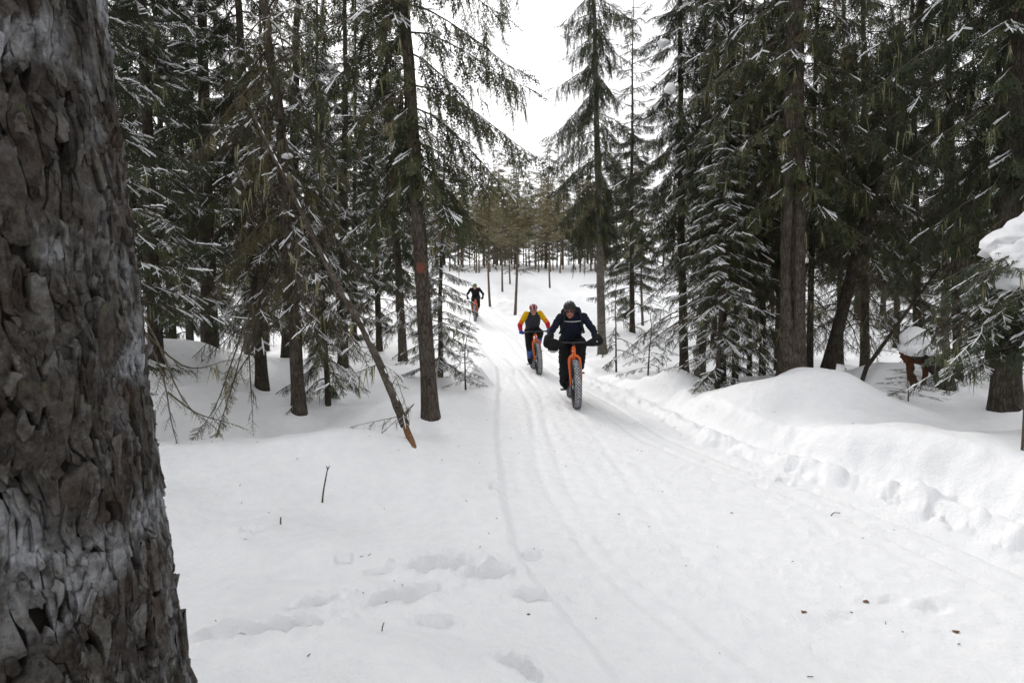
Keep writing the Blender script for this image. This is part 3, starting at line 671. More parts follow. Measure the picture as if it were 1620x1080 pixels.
for i, t in enumerate(TREES):
    z = gz(t['x'], t['y']); base = np.array([t['x'], t['y'], z])
    Hh = HGT[t['var']] * t['hs']
    tp = at_depth(t['top'], 0, t['y']) if t['y'] > 4.65 and t['group'] is None else base + np.array([rt.normal(0, .3), rt.normal(0, .3), 10])
    if t['var'] in ('young', 'sapling'): tp = base + np.array([rt.normal(0, .03), rt.normal(0, .03), 1.0])
    root = link(t['name'], None, loc=base, label=t['label'], cat='tree', group=t['group'] or 'forest trees')
    root.rotation_mode = 'QUATERNION'; root.rotation_quaternion = lean_matrix(base, tp)
    me, P = trunk_mesh('trunk', rt, Hh, t['r'], t['bend'], [M[t['bk']]], blunt=(t['var'] == 'snag'), top=.10 if t['var'] != 'young' else .2, flare=.35 if t['var'] not in ('young', 'sapling') else .1, **(dict(crack=(-1.95, .7, 3.4, .20), sides=72, n=80) if 'crack behind' in t['label'] else {}))
    link('trunk', me, root)
    cm, sm = CR[t['var']]
    o = link('crown', cm, root, kind='stuff'); o.scale = (t['ss'], t['ss'], t['hs']); o.rotation_euler = (0, 0, t['turn'])
    if t['snow'] and sm:
        o = link('snow_cover', sm, root, kind='stuff'); o.scale = (t['ss'], t['ss'], t['hs']); o.rotation_euler = (0, 0, t['turn'])
    ROOT[i] = (root, base, P)

# ------------------------------------------------------------------ the big trunk in the left foreground, its bark plates in relief
def big_trunk():
    rng = np.random.default_rng(5)
    bx, by = -0.925, 0.885
    zlo, zhi = .76, 2.08
    z = np.concatenate([np.linspace(-.4, zlo, 30)[:-1], np.linspace(zlo, zhi, 230), np.linspace(zhi, 9.0, 90)[1:]])
    facing = math.atan2(-by, -bx)
    th = np.concatenate([facing + np.linspace(-.65, 1.80, 150), facing + np.linspace(1.80, 2 * math.pi - .65, 60)[1:-1]])
    Z, A = np.meshgrid(z, th, indexing='ij')
    rad = np.interp(Z, [-.4, 0, .4, .9, 1.4, 2.0, 4, 9], [.56, .46, .385, .335, .305, .282, .24, .14])
    u = (A - facing) * .32; 
    n1 = fbm(u * 17 + .35 * fbm(u * 22, Z * 12, 5, 2), Z * 4.2 + .3 * fbm(u * 14, Z * 9, 6, 2), 1, 3, .5); n2 = fbm(u * 20 + 4, Z * 13 + .6 * fbm(u * 18, Z * 16, 8, 2), 2, 4, .6)
    keep = sstep(-.35, .1, fbm(u * 9, Z * 5, 37, 3)); keep2 = sstep(-.05, .3, fbm(u * 12 + 5, Z * 8, 39, 3))
    big = (1 - sstep(.045, .105, np.abs(n1 + .10 * fbm(u * 90, Z * 70, 44, 2)))) * (.35 + .65 * keep); small = (1 - sstep(.025, .065, np.abs(n2 + .08 * fbm(u * 90, Z * 70, 45, 2)))) * keep2
    furrow = np.clip(1 - np.maximum(big, .8 * small), 0, 1)
    fl = fbm(u * 26, Z * 15, 14, 5, .62) * 3.4; st = np.floor(fl); terr = st + sstep(.0, .06, fl - st)      # thin flaking layers
    fl2 = fbm(u * 55 + 9, Z * 38, 19, 4, .6) * 2.8; st2 = np.floor(fl2); terr2 = st2 + sstep(.0, .08, fl2 - st2)
    tone = .5 * (_hash(st + 40, np.sign(n1) + 3, 5) / 4294967296.0) + .5 * (_hash(st2 + 40, np.sign(n2) + st * 3 + 30, 6) / 4294967296.0)
    disp = .004 * fbm(u * 6, Z * 3.5, 15, 2) + .003 * fbm(u * 40, Z * 22, 16, 3)
    # knots: (sideways along the bark, height, size)
    for ku, kz, ks, kh in ((-.02, 1.545, .050, .050), (.07, .98, .07, .03), (-.12, 1.25, .05, .03), (.17, 1.20, .03, .03)):
        dd = np.hypot((u - ku), (Z - kz) * .8) / ks; disp = disp + kh * np.exp(-dd ** 2) - .012 * np.exp(-((dd - 1.5) / .35) ** 2)
    knot = disp; R = rad + disp - .016
    lx = -.035 * (Z - .9)
    V = np.stack([bx + lx + R * np.cos(A), by + R * np.sin(A) + .01 * (Z - .9), Z], -1).reshape(-1, 3)
    n, k = Z.shape; idx = np.arange(n * k).reshape(n, k); nx = np.roll(idx, -1, 1)
    q = np.stack([idx[:-1], nx[:-1], nx[1:], idx[1:]], -1).reshape(-1, 4)
    # what clings to the bark: frost caught on ledges and on the side towards the trail; lichen on plate faces
    ledge = np.gradient(R, axis=0) / (np.gradient(Z, axis=0) + 1e-9)
    side = sstep(.16, .46, u)
    frost = np.clip(-ledge * .9, 0, 1) * sstep(-.15, .3, fbm(u * 5, Z * 4, 51, 3)) * .7 + side * sstep(-.05, .35, fbm(u * 16, Z * 9, 52, 4)) * .9 + sstep(.28, .55, fbm(u * 4 + 4, Z * 5, 53, 4)) * .9
    for ku, kz, kr in ((-.05, 1.60, .05), (.03, 1.17, .07), (.10, 1.12, .06), (-.06, 1.13, .06)):
        frost = frost + 1.2 * np.exp(-(((u - ku) / kr) ** 2 + ((Z - kz) / (kr * .4)) ** 2)) * (.5 + fbm(u * 20, Z * 20, 60, 2))
    frost = np.clip(frost, 0, 1) * sstep(.3, .9, furrow) * .42
    m = mat('old_bark', (0.1, 0.09, 0.08), .9, .15); N, L, B = nodes(m)
    tc = N.new('ShaderNodeTexCoord')
    def att(nm): a = N.new('ShaderNodeAttribute'); a.attribute_name = nm; return a.outputs['Fac']
    n1 = noise_tex(N, L, 60, 8, .8, tc.outputs['Object']); r1 = ramp(N, [(.25, (.018, .015, .013)), (.44, (.052, .044, .038)), (.60, (.11, .10, .09)), (.80, (.24, .235, .22))]); tn = N.new('ShaderNodeMath'); tn.operation = 'MULTIPLY_ADD'; tn.inputs[1].default_value = .34; tn2 = N.new('ShaderNodeMath'); tn2.operation = 'SUBTRACT'; tn2.inputs[1].default_value = .15
    L.new(att('tone'), tn.inputs[0]); L.new(n1.outputs['Fac'], tn.inputs[2]); L.new(tn.outputs[0], tn2.inputs[0]); L.new(tn2.outputs[0], r1.inputs[0])
    n2 = noise_tex(N, L, 9, 5, .6, tc.outputs['Object']); r2 = ramp(N, [(.52, (0, 0, 0)), (.72, (.55, .55, .55))]); L.new(n2.outputs['Fac'], r2.inputs[0])
    c1 = N.new('ShaderNodeMix'); c1.data_type = 'RGBA'; L.new(r2.outputs[0], c1.inputs[0]); L.new(r1.outputs[0], c1.inputs[6]); c1.inputs[7].default_value = (.085, .05, .032, 1)   # red-brown bare scales
    n4 = noise_tex(N, L, 28, 4, .6, tc.outputs['Object']); r4 = ramp(N, [(.60, (0, 0, 0)), (.72, (.5, .5, .5))]); L.new(n4.outputs['Fac'], r4.inputs[0])
    c4 = N.new('ShaderNodeMix'); c4.data_type = 'RGBA'; L.new(r4.outputs[0], c4.inputs[0]); L.new(c1.outputs[2], c4.inputs[6]); c4.inputs[7].default_value = (.13, .135, .07, 1)   # green-grey lichen
    c2 = N.new('ShaderNodeMix'); c2.data_type = 'RGBA'; L.new(att('furrow'), c2.inputs[0]); c2.inputs[6].default_value = (.016, .012, .010, 1); L.new(c4.outputs[2], c2.inputs[7])
    n3 = noise_tex(N, L, 45, 5, .65, tc.outputs['Object']); ms = N.new('ShaderNodeMath'); ms.operation = 'MULTIPLY'; r3 = ramp(N, [(.35, (.1, .1, .1)), (.62, (1, 1, 1))]); L.new(n3.outputs['Fac'], r3.inputs[0])
    L.new(r3.outputs[0], ms.inputs[0]); L.new(att('frost'), ms.inputs[1])
    c3 = N.new('ShaderNodeMix'); c3.data_type = 'RGBA'; L.new(ms.outputs[0], c3.inputs[0]); L.new(c2.outputs[2], c3.inputs[6]); c3.inputs[7].default_value = (.62, .64, .68, 1)
    L.new(c3.outputs[2], B.inputs['Base Color'])
    n5 = noise_tex(N, L, 150, 6, .75, tc.outputs['Object']); bp = N.new('ShaderNodeBump'); bp.inputs['Strength'].default_value = 1.0; bp.inputs['Distance'].default_value = .010
    L.new(n5.outputs['Fac'], bp.inputs['Height']); L.new(bp.outputs[0], B.inputs['Normal'])
    root = link('pine_tree', None, loc=(0, 0, 0), label='big rough barked trunk filling the left edge of the picture', cat='tree')
    V = V - np.array([bx, by, 0]); root.location = (bx, by, 0)
    link('trunk', make_mesh('trunk', V, None, q, [m], attrs={'furrow': (furrow * .25).ravel(), 'frost': (frost * .15).ravel(), 'tone': tone.ravel()}), root)
    # bark plates and the thin scales flaking off them
    rb = np.random.default_rng(8); PV, PT, PA, PF = [], [], [], []; nv_ = 0
    def surf(uu, zz, hgt):
        an = facing + uu / .32; r_ = np.interp(zz, [-.4, 0, .4, .9, 1.4, 2.0, 4, 9], [.56, .46, .385, .335, .305, .282, .24, .14]) + .004 * fbm(uu * 6, zz * 3.5, 15, 2) - .016 + hgt
        for ku, kz, ks, kh in ((-.02, 1.545, .050, .050), (.07, .98, .07, .03), (-.12, 1.25, .05, .03), (.17, 1.20, .03, .03)):
            r_ = r_ + kh * np.exp(-np.hypot(uu - ku, (zz - kz) * .8) ** 2 / ks ** 2)
        return np.stack([-.035 * (zz - .9) + r_ * np.cos(an), r_ * np.sin(an) + .01 * (zz - .9), zz], -1)
    def frosted(uu, zz): return np.clip(sstep(.16, .50, uu) * sstep(-.05, .35, fbm(uu * 16, zz * 9, 52, 4)) * .8 + sstep(.22, .5, fbm(uu * 4 + 4, zz * 5, 53, 4)) * .75 + sum(1.1 * np.exp(-(((uu - ku) / kr) ** 2 + ((zz - kz) / (kr * .4)) ** 2)) for ku, kz, kr in ((-.05, 1.60, .05), (.03, 1.17, .07), (.10, 1.12, .06), (-.06, 1.13, .06))), 0, 1)
    def warp(uu, zz): return uu + .020 * fbm(uu * 11, zz * 7, 71, 3), zz + .030 * fbm(uu * 9 + 3, zz * 8, 72, 3)
    def plate(cu, cz, out, h0, h1, tilt, tone_, rings):
        nonlocal nv_
        n = len(out); U_, Z_, H_ = [cu], [cz], [h1]
        for k_ in rings:
            U_ += list(cu + out[:, 0] * k_); Z_ += list(cz + out[:, 1] * k_); H_ += [h1 * (1 - .10 * k_ ** 3)] * n
        U_ += list(cu + out[:, 0] * 1.01); Z_ += list(cz + out[:, 1] * 1.01); H_ += [h1 * .90] * n          # sharp rim, then the broken edge
        U_ += list(cu + out[:, 0] * 1.04); Z_ += list(cz + out[:, 1] * 1.04); H_ += [h0] * n
        U_, Z_, H_ = np.array(U_), np.array(Z_), np.array(H_, float); up_ = H_ > h0
        H_ = H_ + up_ * (tilt[0] * (U_ - cu) + tilt[1] * (Z_ - cz)) + up_ * (.0030 * fbm(U_ * 90, Z_ * 45, 73, 3, .6) + .002 * rb.normal(0, 1, len(U_)) * .5)
        fr_ = np.where(up_, frosted(U_, Z_) + .35 * np.clip((Z_ - cz) / (np.abs(out[:, 1]).max() + 1e-6) - .55, 0, 1), 0)
        uu, zz = warp(U_, Z_); PV.append(surf(uu, zz, H_))
        L1 = len(rings); f = [[0, 1 + i, 1 + (i + 1) % n] for i in range(n)]
        for r_ in range(L1 - 1):
            a_ = 1 + r_ * n
            for i in range(n): j = (i + 1) % n; f += [[a_ + i, a_ + n + i, a_ + n + j], [a_ + i, a_ + n + j, a_ + j]]
        a_ = 1 + L1 * n
        for i in range(n): j = (i + 1) % n; f += [[a_ + i, a_ + n + i, a_ + n + j], [a_ + i, a_ + n + j, a_ + j]]
        PT.append(np.array(f) + nv_); nv_ += len(U_); PA.append(np.where(up_, tone_, tone_ * .4)); PF.append(np.clip(fr_, 0, 1))
    cu_, cz_ = .034, .125; pts_ = {}
    for i in range(-11, 20):
        for j in range(2, 22): pts_[i, j] = ((i + rb.uniform(.1, .9)) * cu_, (j + .5 * (i % 2) + rb.uniform(.05, .95)) * cz_)
    ph = np.linspace(0, 2 * math.pi, 21)[:-1]
    for (i, j), (x, y) in pts_.items():
        if not (-.34 < x < .60 and .5 < y < 2.45): continue
        nb = [pts_[i + a_, j + b_] for a_ in (-2, -1, 0, 1, 2) for b_ in (-2, -1, 0, 1, 2) if (a_ or b_) and (i + a_, j + b_) in pts_]
        d = np.stack([np.cos(ph), np.sin(ph)], -1); s_ = np.array([1 / cu_, 1 / cz_]); r_ = np.full(len(ph), 9.0)
        for q_ in nb:
            w = (np.array(q_) - (x, y)) * s_; dd = (d @ w); r_ = np.minimum(r_, np.where(dd > 1e-6, .5 * (w @ w) / np.maximum(dd, 1e-6), 9))
        r_ = np.minimum(r_, .85) * rb.uniform(.86, .97) * (1 + .13 * rb.normal(0, 1, len(ph)))
        plate(x, y, d * r_[:, None] / s_, -.004, rb.uniform(.009, .0165), rb.normal(0, .06, 2), rb.uniform(.2, .8), (.35, .7, 1.0))
    for _ in range(3400):
        x, y = rb.uniform(-.34, .60), rb.uniform(.5, 2.45); n = 9; ph2 = np.linspace(0, 2 * math.pi, n + 1)[:-1] + rb.uniform(0, 1)
        sz = rb.uniform(.0035, .010); out = np.stack([np.cos(ph2), np.sin(ph2) * rb.uniform(1.5, 3.4)], -1) * (sz * (1 + .28 * rb.normal(0, 1, n)))[:, None]
        plate(x, y, out, .006, rb.uniform(.0130, .0180), rb.normal(0, .15, 2), rb.uniform(0, 1), (.55, 1.0))
    me = make_mesh('bark_plates', np.vstack(PV), np.concatenate(PT), None, [m], smooth=False, attrs={'tone': np.concatenate(PA), 'frost': np.concatenate(PF) * .8, 'furrow': np.ones(nv_)})
    link('bark', me, root, kind='stuff')
    c = Crown(33)
    for k2 in range(18):
        zz = 4.6 + k2 * .22; c.branch(bough(c.rng, zz, k2 * 2.4, c.rng.uniform(.8, 1.7), .2, .25, .1, 5), .03, .008, 'green', .3, (.35, .6), 0, .3, .1, .4)
    me, _ = c.finish('old_crown', GREEN); o = link('crown', me, root, kind='stuff'); o.location = (-.035 * 4, 0, 0)
big_trunk()

# ------------------------------------------------------------------ the stand across the clearing
FAR = {'pine': crown_far(21, 7.2, 2.0, 1.25, [M['twig'], M['needle_pine'], M['lichen']], .13, .12, sl=(.5, .9), bare_below=3.0),
       'pine_b': crown_far(22, 8.4, 2.8, 1.2, [M['twig'], M['needle_pine'], M['lichen']], .15, .05, sl=(.5, .9), bare_below=3.8),
       'spruce': crown_far(23, 12.0, 1.2, 1.9, GREEN, .20, .38, sl=(.6, 1.0)),
       'spruce_b': crown_far(24, 9.0, .8, 1.35, GREEN, .17, .42, sl=(.5, .8))}
FH = {'pine': 7.2, 'pine_b': 8.4, 'spruce': 12.0, 'spruce_b': 9.0}
rf = np.random.default_rng(6)
FT = {k: [trunk_mesh('trunk', rf, FH[k], r, .06, [M[b]], sides=7, n=9, flare=.15)[0] for _ in range(2)] for k, r, b in (('pine', .066, 'bark_pine'), ('pine_b', .066, 'bark_pine'), ('spruce', .13, 'bark_dark'), ('spruce_b', .1, 'bark'))}
def far_tree(kind, x, y, s, label, group, name):
    root = link(name, None, loc=(x, y, gz(x, y) - .05), label=label, cat='tree', group=group); root.scale = (s, s, s * rf.uniform(.9, 1.1)); root.rotation_euler = (rf.normal(0, .015), rf.normal(0, .015), rf.uniform(0, 6.28))
    link('trunk', FT[kind][int(rf.integers(2))], root); link('crown', FAR[kind][0], root, kind='stuff')
for px, y, s, lab in ((773, 29, 1.0, 'pine stem standing nearest the trail in the clearing, right of the far rider'), (794, 34, .95, 'second pine stem to the right of the far rider'), (806, 38, .9, 'third pine stem to the right of the far rider'),
                      (816, 26.5, 1.1, 'slender pine standing forward in the clearing above the middle rider'), (868, 36, .95, 'pine stem in the clearing just left of the tall pale stemmed spruce'), (1015, 24, .9, 'slender pine stem right of the tall pale stemmed spruce')):
    far_tree('pine', (px - 810) / FPX * y, y, s, lab, 'pines in the clearing', 'pine_tree')
pts = []
def spread(n, y0, y1, a0, a1, gap):
    k = 0; out = []
    while len(out) < n and k < 4000:
        k += 1; y = rf.uniform(y0, y1); px = rf.uniform(a0, a1); x = (px - 810) / FPX * y
        if X_LEFT(y) - 1.2 < x < X_RIGHT(y) + 1.2: continue
        if all(math.hypot(x - p[0], y - p[1]) > gap for p in pts): pts.append((x, y)); out.append((x, y))
    return out
for x, y in spread(64, 44, 62, 640, 960, .85): far_tree('pine' if rf.random() < .6 else 'pine_b', x, y, rf.uniform(.8, 1.05), 'slender pine in the stand across the clearing', 'pines across the clearing', 'pine_tree')
for x, y in spread(30, 60, 82, 560, 1000, 1.8): far_tree('spruce', x, y, rf.uniform(.8, 1.05), 'dark spruce rising behind the pine stand across the clearing', 'spruces behind the pine stand', 'spruce_tree')
for x, y in spread(34, 24, 60, 180, 700, 1.7): far_tree(['pine', 'spruce_b', 'spruce'][int(rf.integers(3))], x, y, rf.uniform(.8, 1.1), 'far conifer glimpsed between the stems of the left wood', 'far trees behind the left wood', 'conifer')
for x, y in spread(40, 22, 60, 985, 1640, 1.7): far_tree(['pine', 'spruce_b', 'spruce'][int(rf.integers(3))], x, y, rf.uniform(.8, 1.1), 'far conifer glimpsed between the stems of the right wood', 'far trees behind the right wood', 'conifer')
far_tree('spruce_b', (862 - 810) / FPX * 52, 52, 1.35, 'pointed green spruce top standing out against the sky over the trail', 'spruces behind the pine stand', 'spruce_tree')

# ------------------------------------------------------------------ riders and their fat bikes (both built facing -Y, wheels on z = 0)
M['orange'] = mat('orange_paint', (.80, .135, .015), .35, .5)
M['rubber'] = noisy('tyre_rubber', (.018, .018, .019), (.035, .034, .034), 30, .75)
M['caked'] = noisy('snow_caked_tread', (.10, .10, .105), (.62, .63, .66), 26, .8, .5, 60)
M['black'] = mat('black_metal', (.015, .015, .016), .4, .5)
M['steel'] = mat('dull_steel', (.35, .35, .36), .35, .6); M['steel'].node_tree.nodes['Principled BSDF'].inputs['Metallic'].default_value = .8
M['plastic'] = mat('black_plastic', (.02, .02, .021), .45, .4)
def cloth(n, c, k=1.5): return noisy(n, c, tuple(min(1, v * k + .003) for v in c), 14, .85, .6, 22, None, .15, .02)
M['navy'] = cloth('navy_jacket', (.010, .013, .024)); M['black_cloth'] = cloth('black_cloth', (.010, .010, .011)); M['grey_cloth'] = cloth('charcoal_cloth', (.034, .037, .046))
M['yellow'] = cloth('yellow_sleeve', (.72, .42, .010), 1.1); M['amber'] = cloth('amber_sleeve', (.75, .20, .012), 1.1); M['red'] = cloth('red_sleeve', (.48, .012, .035), 1.1)
M['blue'] = cloth('blue_glove', (.045, .065, .30), 1.2); M['denim'] = cloth('blue_legging', (.06, .12, .34), 1.2); M['strap'] = cloth('strap', (.02, .02, .022))
M['skin'] = noisy('skin', (.42, .20, .14), (.50, .27, .20), 9, .55, .1, 60, None, .35)
M['skin_red'] = noisy('ruddy_skin', (.36, .14, .10), (.45, .21, .16), 9, .55, .1, 60, None, .35)
M['helmet_black'] = mat('black_helmet', (.016, .016, .018), .35, .5); M['helmet_red'] = mat('red_helmet', (.42, .012, .02), .3, .5); M['helmet_green'] = mat('green_helmet', (.16, .20, .03), .4, .5)
M['white_trim'] = mat('white_trim', (.75, .75, .76), .5, .4); M['lens'] = mat('dark_lens', (.012, .012, .014), .08, .6); M['hair'] = mat('grey_brown_hair', (.08, .06, .05), .7, .3)
M['reflective'] = mat('reflective_stripe', (.5, .5, .52), .4, .5)

def union(name, prims, voxel, mats, smooth=4, folds=0.0):
    """closed volumes melted into one continuous surface"""
    mb = MB()
    for p in prims:
        if p[0] == 'cap':
            _, a, ra, b, rb = p[:5]; a = np.asarray(a, float); b = np.asarray(b, float); d = b - a; L_ = np.linalg.norm(d) + 1e-9; d = d / L_
            th = np.linspace(0, math.pi / 2, 5)
            P = [a - d * ra * math.cos(t) for t in th] + [b + d * rb * math.sin(t) for t in np.linspace(0, math.pi / 2, 5)]
            R = [max(ra * math.sin(t), .001) for t in th] + [max(rb * math.cos(t), .001) for t in np.linspace(0, math.pi / 2, 5)]
            mb.tube(P, R, 14)
        else: mb.ell(p[1], p[2], p[3] if len(p) > 3 else None, 0, 16, 12)
    me = mb.mesh(name + '_raw', [])
    o = bpy.data.objects.new('melt', me); COL.objects.link(o)
    r = o.modifiers.new('r', 'REMESH'); r.mode = 'VOXEL'; r.voxel_size = voxel
    s = o.modifiers.new('s', 'SMOOTH'); s.iterations = smooth; s.factor = .5
    dg = bpy.context.evaluated_depsgraph_get(); out = bpy.data.meshes.new_from_object(o.evaluated_get(dg)); out.name = name
    bpy.data.objects.remove(o); bpy.data.meshes.remove(me)
    if folds:      # creases in the cloth
        co = np.zeros(len(out.vertices) * 3, np.float32); out.vertices.foreach_get('co', co); co = co.reshape(-1, 3); nr_ = np.zeros(len(co) * 3, np.float32); out.vertices.foreach_get('normal', nr_); nr_ = nr_.reshape(-1, 3)
        f_ = np.abs(fbm(co[:, 0] * 9 + co[:, 1] * 7, co[:, 2] * 13 + co[:, 1] * 5, 3, 3)) - .2
        co = co + nr_ * (f_ * folds)[:, None]; out.vertices.foreach_set('co', co.astype(np.float32).ravel()); out.update()
    out.polygons.foreach_set('use_smooth', np.full(len(out.polygons), True)); out.materials.clear()
    for m_ in mats: out.materials.append(m_)
    return out
def limb(pts, rs): return [('cap', pts[i], rs[i], pts[i + 1], rs[i + 1]) for i in range(len(pts) - 1)]

WR, TW = .372, .056
def wheel_meshes():
    rim = MB(); ang = np.linspace(0, 2 * math.pi, 49)[:-1]
    def ring(R, prof, m):
        Pf = np.array(prof); n = len(Pf); V = []
        for a_ in ang:
            V.append(np.stack([Pf[:, 0], (R + Pf[:, 1]) * math.cos(a_), (R + Pf[:, 1]) * math.sin(a_)], -1))
        V = np.vstack(V); idx = np.arange(len(ang) * n).reshape(len(ang), n); ny = np.roll(idx, -1, 0); nx = np.roll(idx, -1, 1); nxy = np.roll(ny, -1, 1)
        rim_or.add(V, None, np.stack([idx, nx, nxy, ny], -1).reshape(-1, 4), m)
    rim_or = rim; ring(.285, [(-.038, -.008), (-.038, .012), (.038, .012), (.038, -.008)], 0)
    rim.tube([[-.07, 0, 0], [-.035, 0, 0], [-.03, 0, 0], [.03, 0, 0], [.035, 0, 0], [.07, 0, 0]], [.016, .016, .028, .028, .016, .016], 12, 0)
    for k in range(28):
        a_ = 2 * math.pi * k / 28; s = 1 if k % 2 else -1
        rim.tube([[s * .032, .02 * math.cos(a_ + .4), .02 * math.sin(a_ + .4)], [s * .01, .28 * math.cos(a_), .28 * math.sin(a_)]], .0018, 4, 1)
    tyre = MB(); rim_or = tyre; th = np.linspace(0, 2 * math.pi, 17)[:-1]
    ring(WR - TW, [(TW * math.cos(t), TW * math.sin(t)) for t in th], 0)
    # snow packed between the knobs
    tp = np.linspace(.62, math.pi - .62, 9); pr = [((TW + .003) * math.cos(t), (TW + .003) * math.sin(t)) for t in tp] + [((TW - .01) * math.cos(t), (TW - .01) * math.sin(t)) for t in tp[::-1]]
    ring(WR - TW, pr, 1)
    rows = [(.62, 0), (1.0, .5), (1.35, 0), (1.79, .5), (2.14, 0), (2.52, .5)]
    for k in range(44):
        for t, o_ in rows:
            a_ = 2 * math.pi * (k + o_) / 44
            ctr = np.array([(TW + .002) * math.cos(t), 0, 0]); R = WR - TW + (TW + .002) * math.sin(t)
            Mx = rotx(a_) @ roty(0) ; nrm = np.array([math.cos(t), math.sin(t), 0]); tg = np.array([-math.sin(t), math.cos(t), 0])
            Bm = np.stack([tg, nrm, [0, 0, 1]], 1)
            Vh = np.array([[x, y, z] for x in (-1, 1) for y in (-1, 1) for z in (-1, 1)], float) * [.0065, .007, .0085]
            W = (Vh @ Bm.T + [ctr[0], R, 0]) @ rotx(a_).T
            tyre.add(W, None, [[0, 1, 3, 2], [4, 6, 7, 5], [0, 4, 5, 1], [2, 3, 7, 6], [0, 2, 6, 4], [1, 5, 7, 3]], 0)
    return rim.mesh('wheel', [M['black'], M['steel']], False), tyre.mesh('tyre', [M['rubber'], M['caked']], False)
WHEEL, TYRE = wheel_meshes()
FA, RA, BB = np.array([0, -.60, WR]), np.array([0, .55, WR]), np.array([0, .10, .33])
BAR_Y, BAR_Z = -.37, .985
def part(mb, name, mats, parent, smooth=True, loc=None, label=None):
    return link(name, mb.mesh(name, mats, smooth), parent, loc, label)
def make_bike(label, loc, rot, mitts, crank_a):
    root = link('fat_bike', None, loc=loc, label=label, cat='bicycle', group='orange fat bikes'); root.rotation_euler = rot
    for ax in (FA, RA):
        w = link('wheel', WHEEL, root, ax); link('tyre', TYRE, w)
    f = MB()
    ht0, ht1 = np.array([0, -.375, .80]), np.array([0, -.325, .93]); st = np.array([0, .235, .84])
    f.tube([ht0, ht1], .026, 12, 0); f.tube([ht1 - [0, -.01, .03], st], [.021, .018], 10, 0); f.tube([ht0 + [0, .01, .02], BB], [.025, .023], 10, 0); f.tube([BB, st + [0, .01, .03]], .019, 10, 0)
    for s in (-1, 1):
        f.tube([BB + [s * .03, .02, 0], BB + [s * .075, .14, 0], RA + [s * .085, -.1, 0], RA + [s * .085, 0, 0]], .012, 8, 0)
        f.tube([st + [0, 0, -.02], st + [s * .06, .08, -.10], RA + [s * .085, 0, .02]], .010, 8, 0)
    part(f, 'frame', [M['orange']], root)
    k = MB(); k.tube([ht0 + [0, .01, .015], ht0 + [0, -.012, -.03]], .028, 12, 0)
    for s in (-1, 1):
        k.tube([ht0 + [0, -.008, -.015], ht0 + [s * .045, -.012, -.022], ht0 + [s * .078, -.022, -.055], ht0 + [s * .086, -.045, -.12], FA + [s * .084, .02, .12], FA + [s * .08, .006, -.012]], [.024, .024, .022, .019, .015, .012], 10, 0)
        k.box(FA + [s * .08, .004, -.004], [.008, .018, .02])
    part(k, 'fork', [M['orange']], root)
    h = MB(); h.tube([[-.385, -.335, .985], [-.12, BAR_Y, .99], [0, BAR_Y, .985], [.12, BAR_Y, .99], [.385, -.335, .985]], .0125, 8, 0)
    h.tube([ht1 + [0, 0, .02], ht1 + [0, .008, .055]], .02, 10, 0); h.tube([ht1 + [0, .005, .04], [0, BAR_Y, .985]], .018, 8, 0)
    for s in (-1, 1):
        h.tube([[s * .20, BAR_Y - .01, .985], [s * .23, BAR_Y - .05, .965], [s * .33, BAR_Y - .045, .95]], .007, 6, 0)
    hb = part(h, 'handlebar', [M['black']], root)
    for s in (-1, 1):
        g = MB(); g.tube([[s * .26, -.353, .986], [s * .385, -.335, .985]], .017, 10, 0); part(g, 'grip', [M['rubber']], hb)
    sp = MB(); sp.tube([st, st + [0, .035, .10]], .0145, 10, 0); part(sp, 'seatpost', [M['black']], root)
    sd = union('saddle', [('cap', (0, .10, .955), .022, (0, .22, .955), .035), ('cap', (-.045, .34, .962), .035, (.045, .34, .962), .035), ('cap', (0, .2, .955), .035, (0, .33, .96), .045)], .010, [M['plastic']]); link('saddle', sd, root)
    c = MB(); c.tube([BB - [.07, 0, 0], BB + [.07, 0, 0]], .022, 10, 0)
    ca, sa = math.cos(crank_a), math.sin(crank_a)
    ped = {}
    for s in (-1, 1):
        d = np.array([0, sa, -ca]) * (-s); a0 = BB + [s * .085, 0, 0]; a1 = a0 + d * .17 + [s * .01, 0, 0]
        c.tube([a0, a1], [.014, .011], 6, 0); ped[s] = a1 + [s * .05, 0, 0]
    an = np.linspace(0, 2 * math.pi, 25)[:-1]
    c.tube([BB - [.055, 0, 0], BB - [.052, 0, 0]], [.075, .075], 24, 0)
    cr_ = part(c, 'crankset', [M['black']], root)
    for s in (-1, 1):
        p = MB(); p.box(ped[s], [.045, .05, .009]); p.tube([ped[s] - [s * .05, 0, 0], ped[s]], .007, 6, 0); part(p, 'pedal', [M['plastic']], cr_, False)
    ro = MB(); ro.tube([FA - [.052, 0, 0], FA - [.050, 0, 0]], .08, 20, 0); part(ro, 'brake_disc', [M['steel']], root)
    if mitts:
        for s in (-1, 1):
            pr = [('cap', (s * .20, -.385, .965), .042, (s * .29, -.37, .985), .066), ('cap', (s * .29, -.37, .985), .068, (s * .39, -.30, 1.00), .074), ('cap', (s * .39, -.30, 1.00), .074, (s * .375, -.21, 1.04), .074)]
            if s < 0: pr += [('ell', (-.325, -.41, .915), (.090, .065, .078)), ('cap', (-.40, -.32, .98), .080, (-.385, -.24, 1.05), .078)]
            mt = link('bar_mitt', union('bar_mitt', pr, .012, [M['black_cloth']], 5), root)
            b = MB()
            if s < 0: b.tube([[-.405, -.42, .878], [-.375, -.455, .872], [-.325, -.468, .862], [-.275, -.452, .866]], .010, 6, 0)
            else: b.ell((.345, -.452, 1.0), (.012, .006, .012), None, 0, 10, 6)
            part(b, 'reflective_mark', [M['reflective']], mt)
    return root, ped

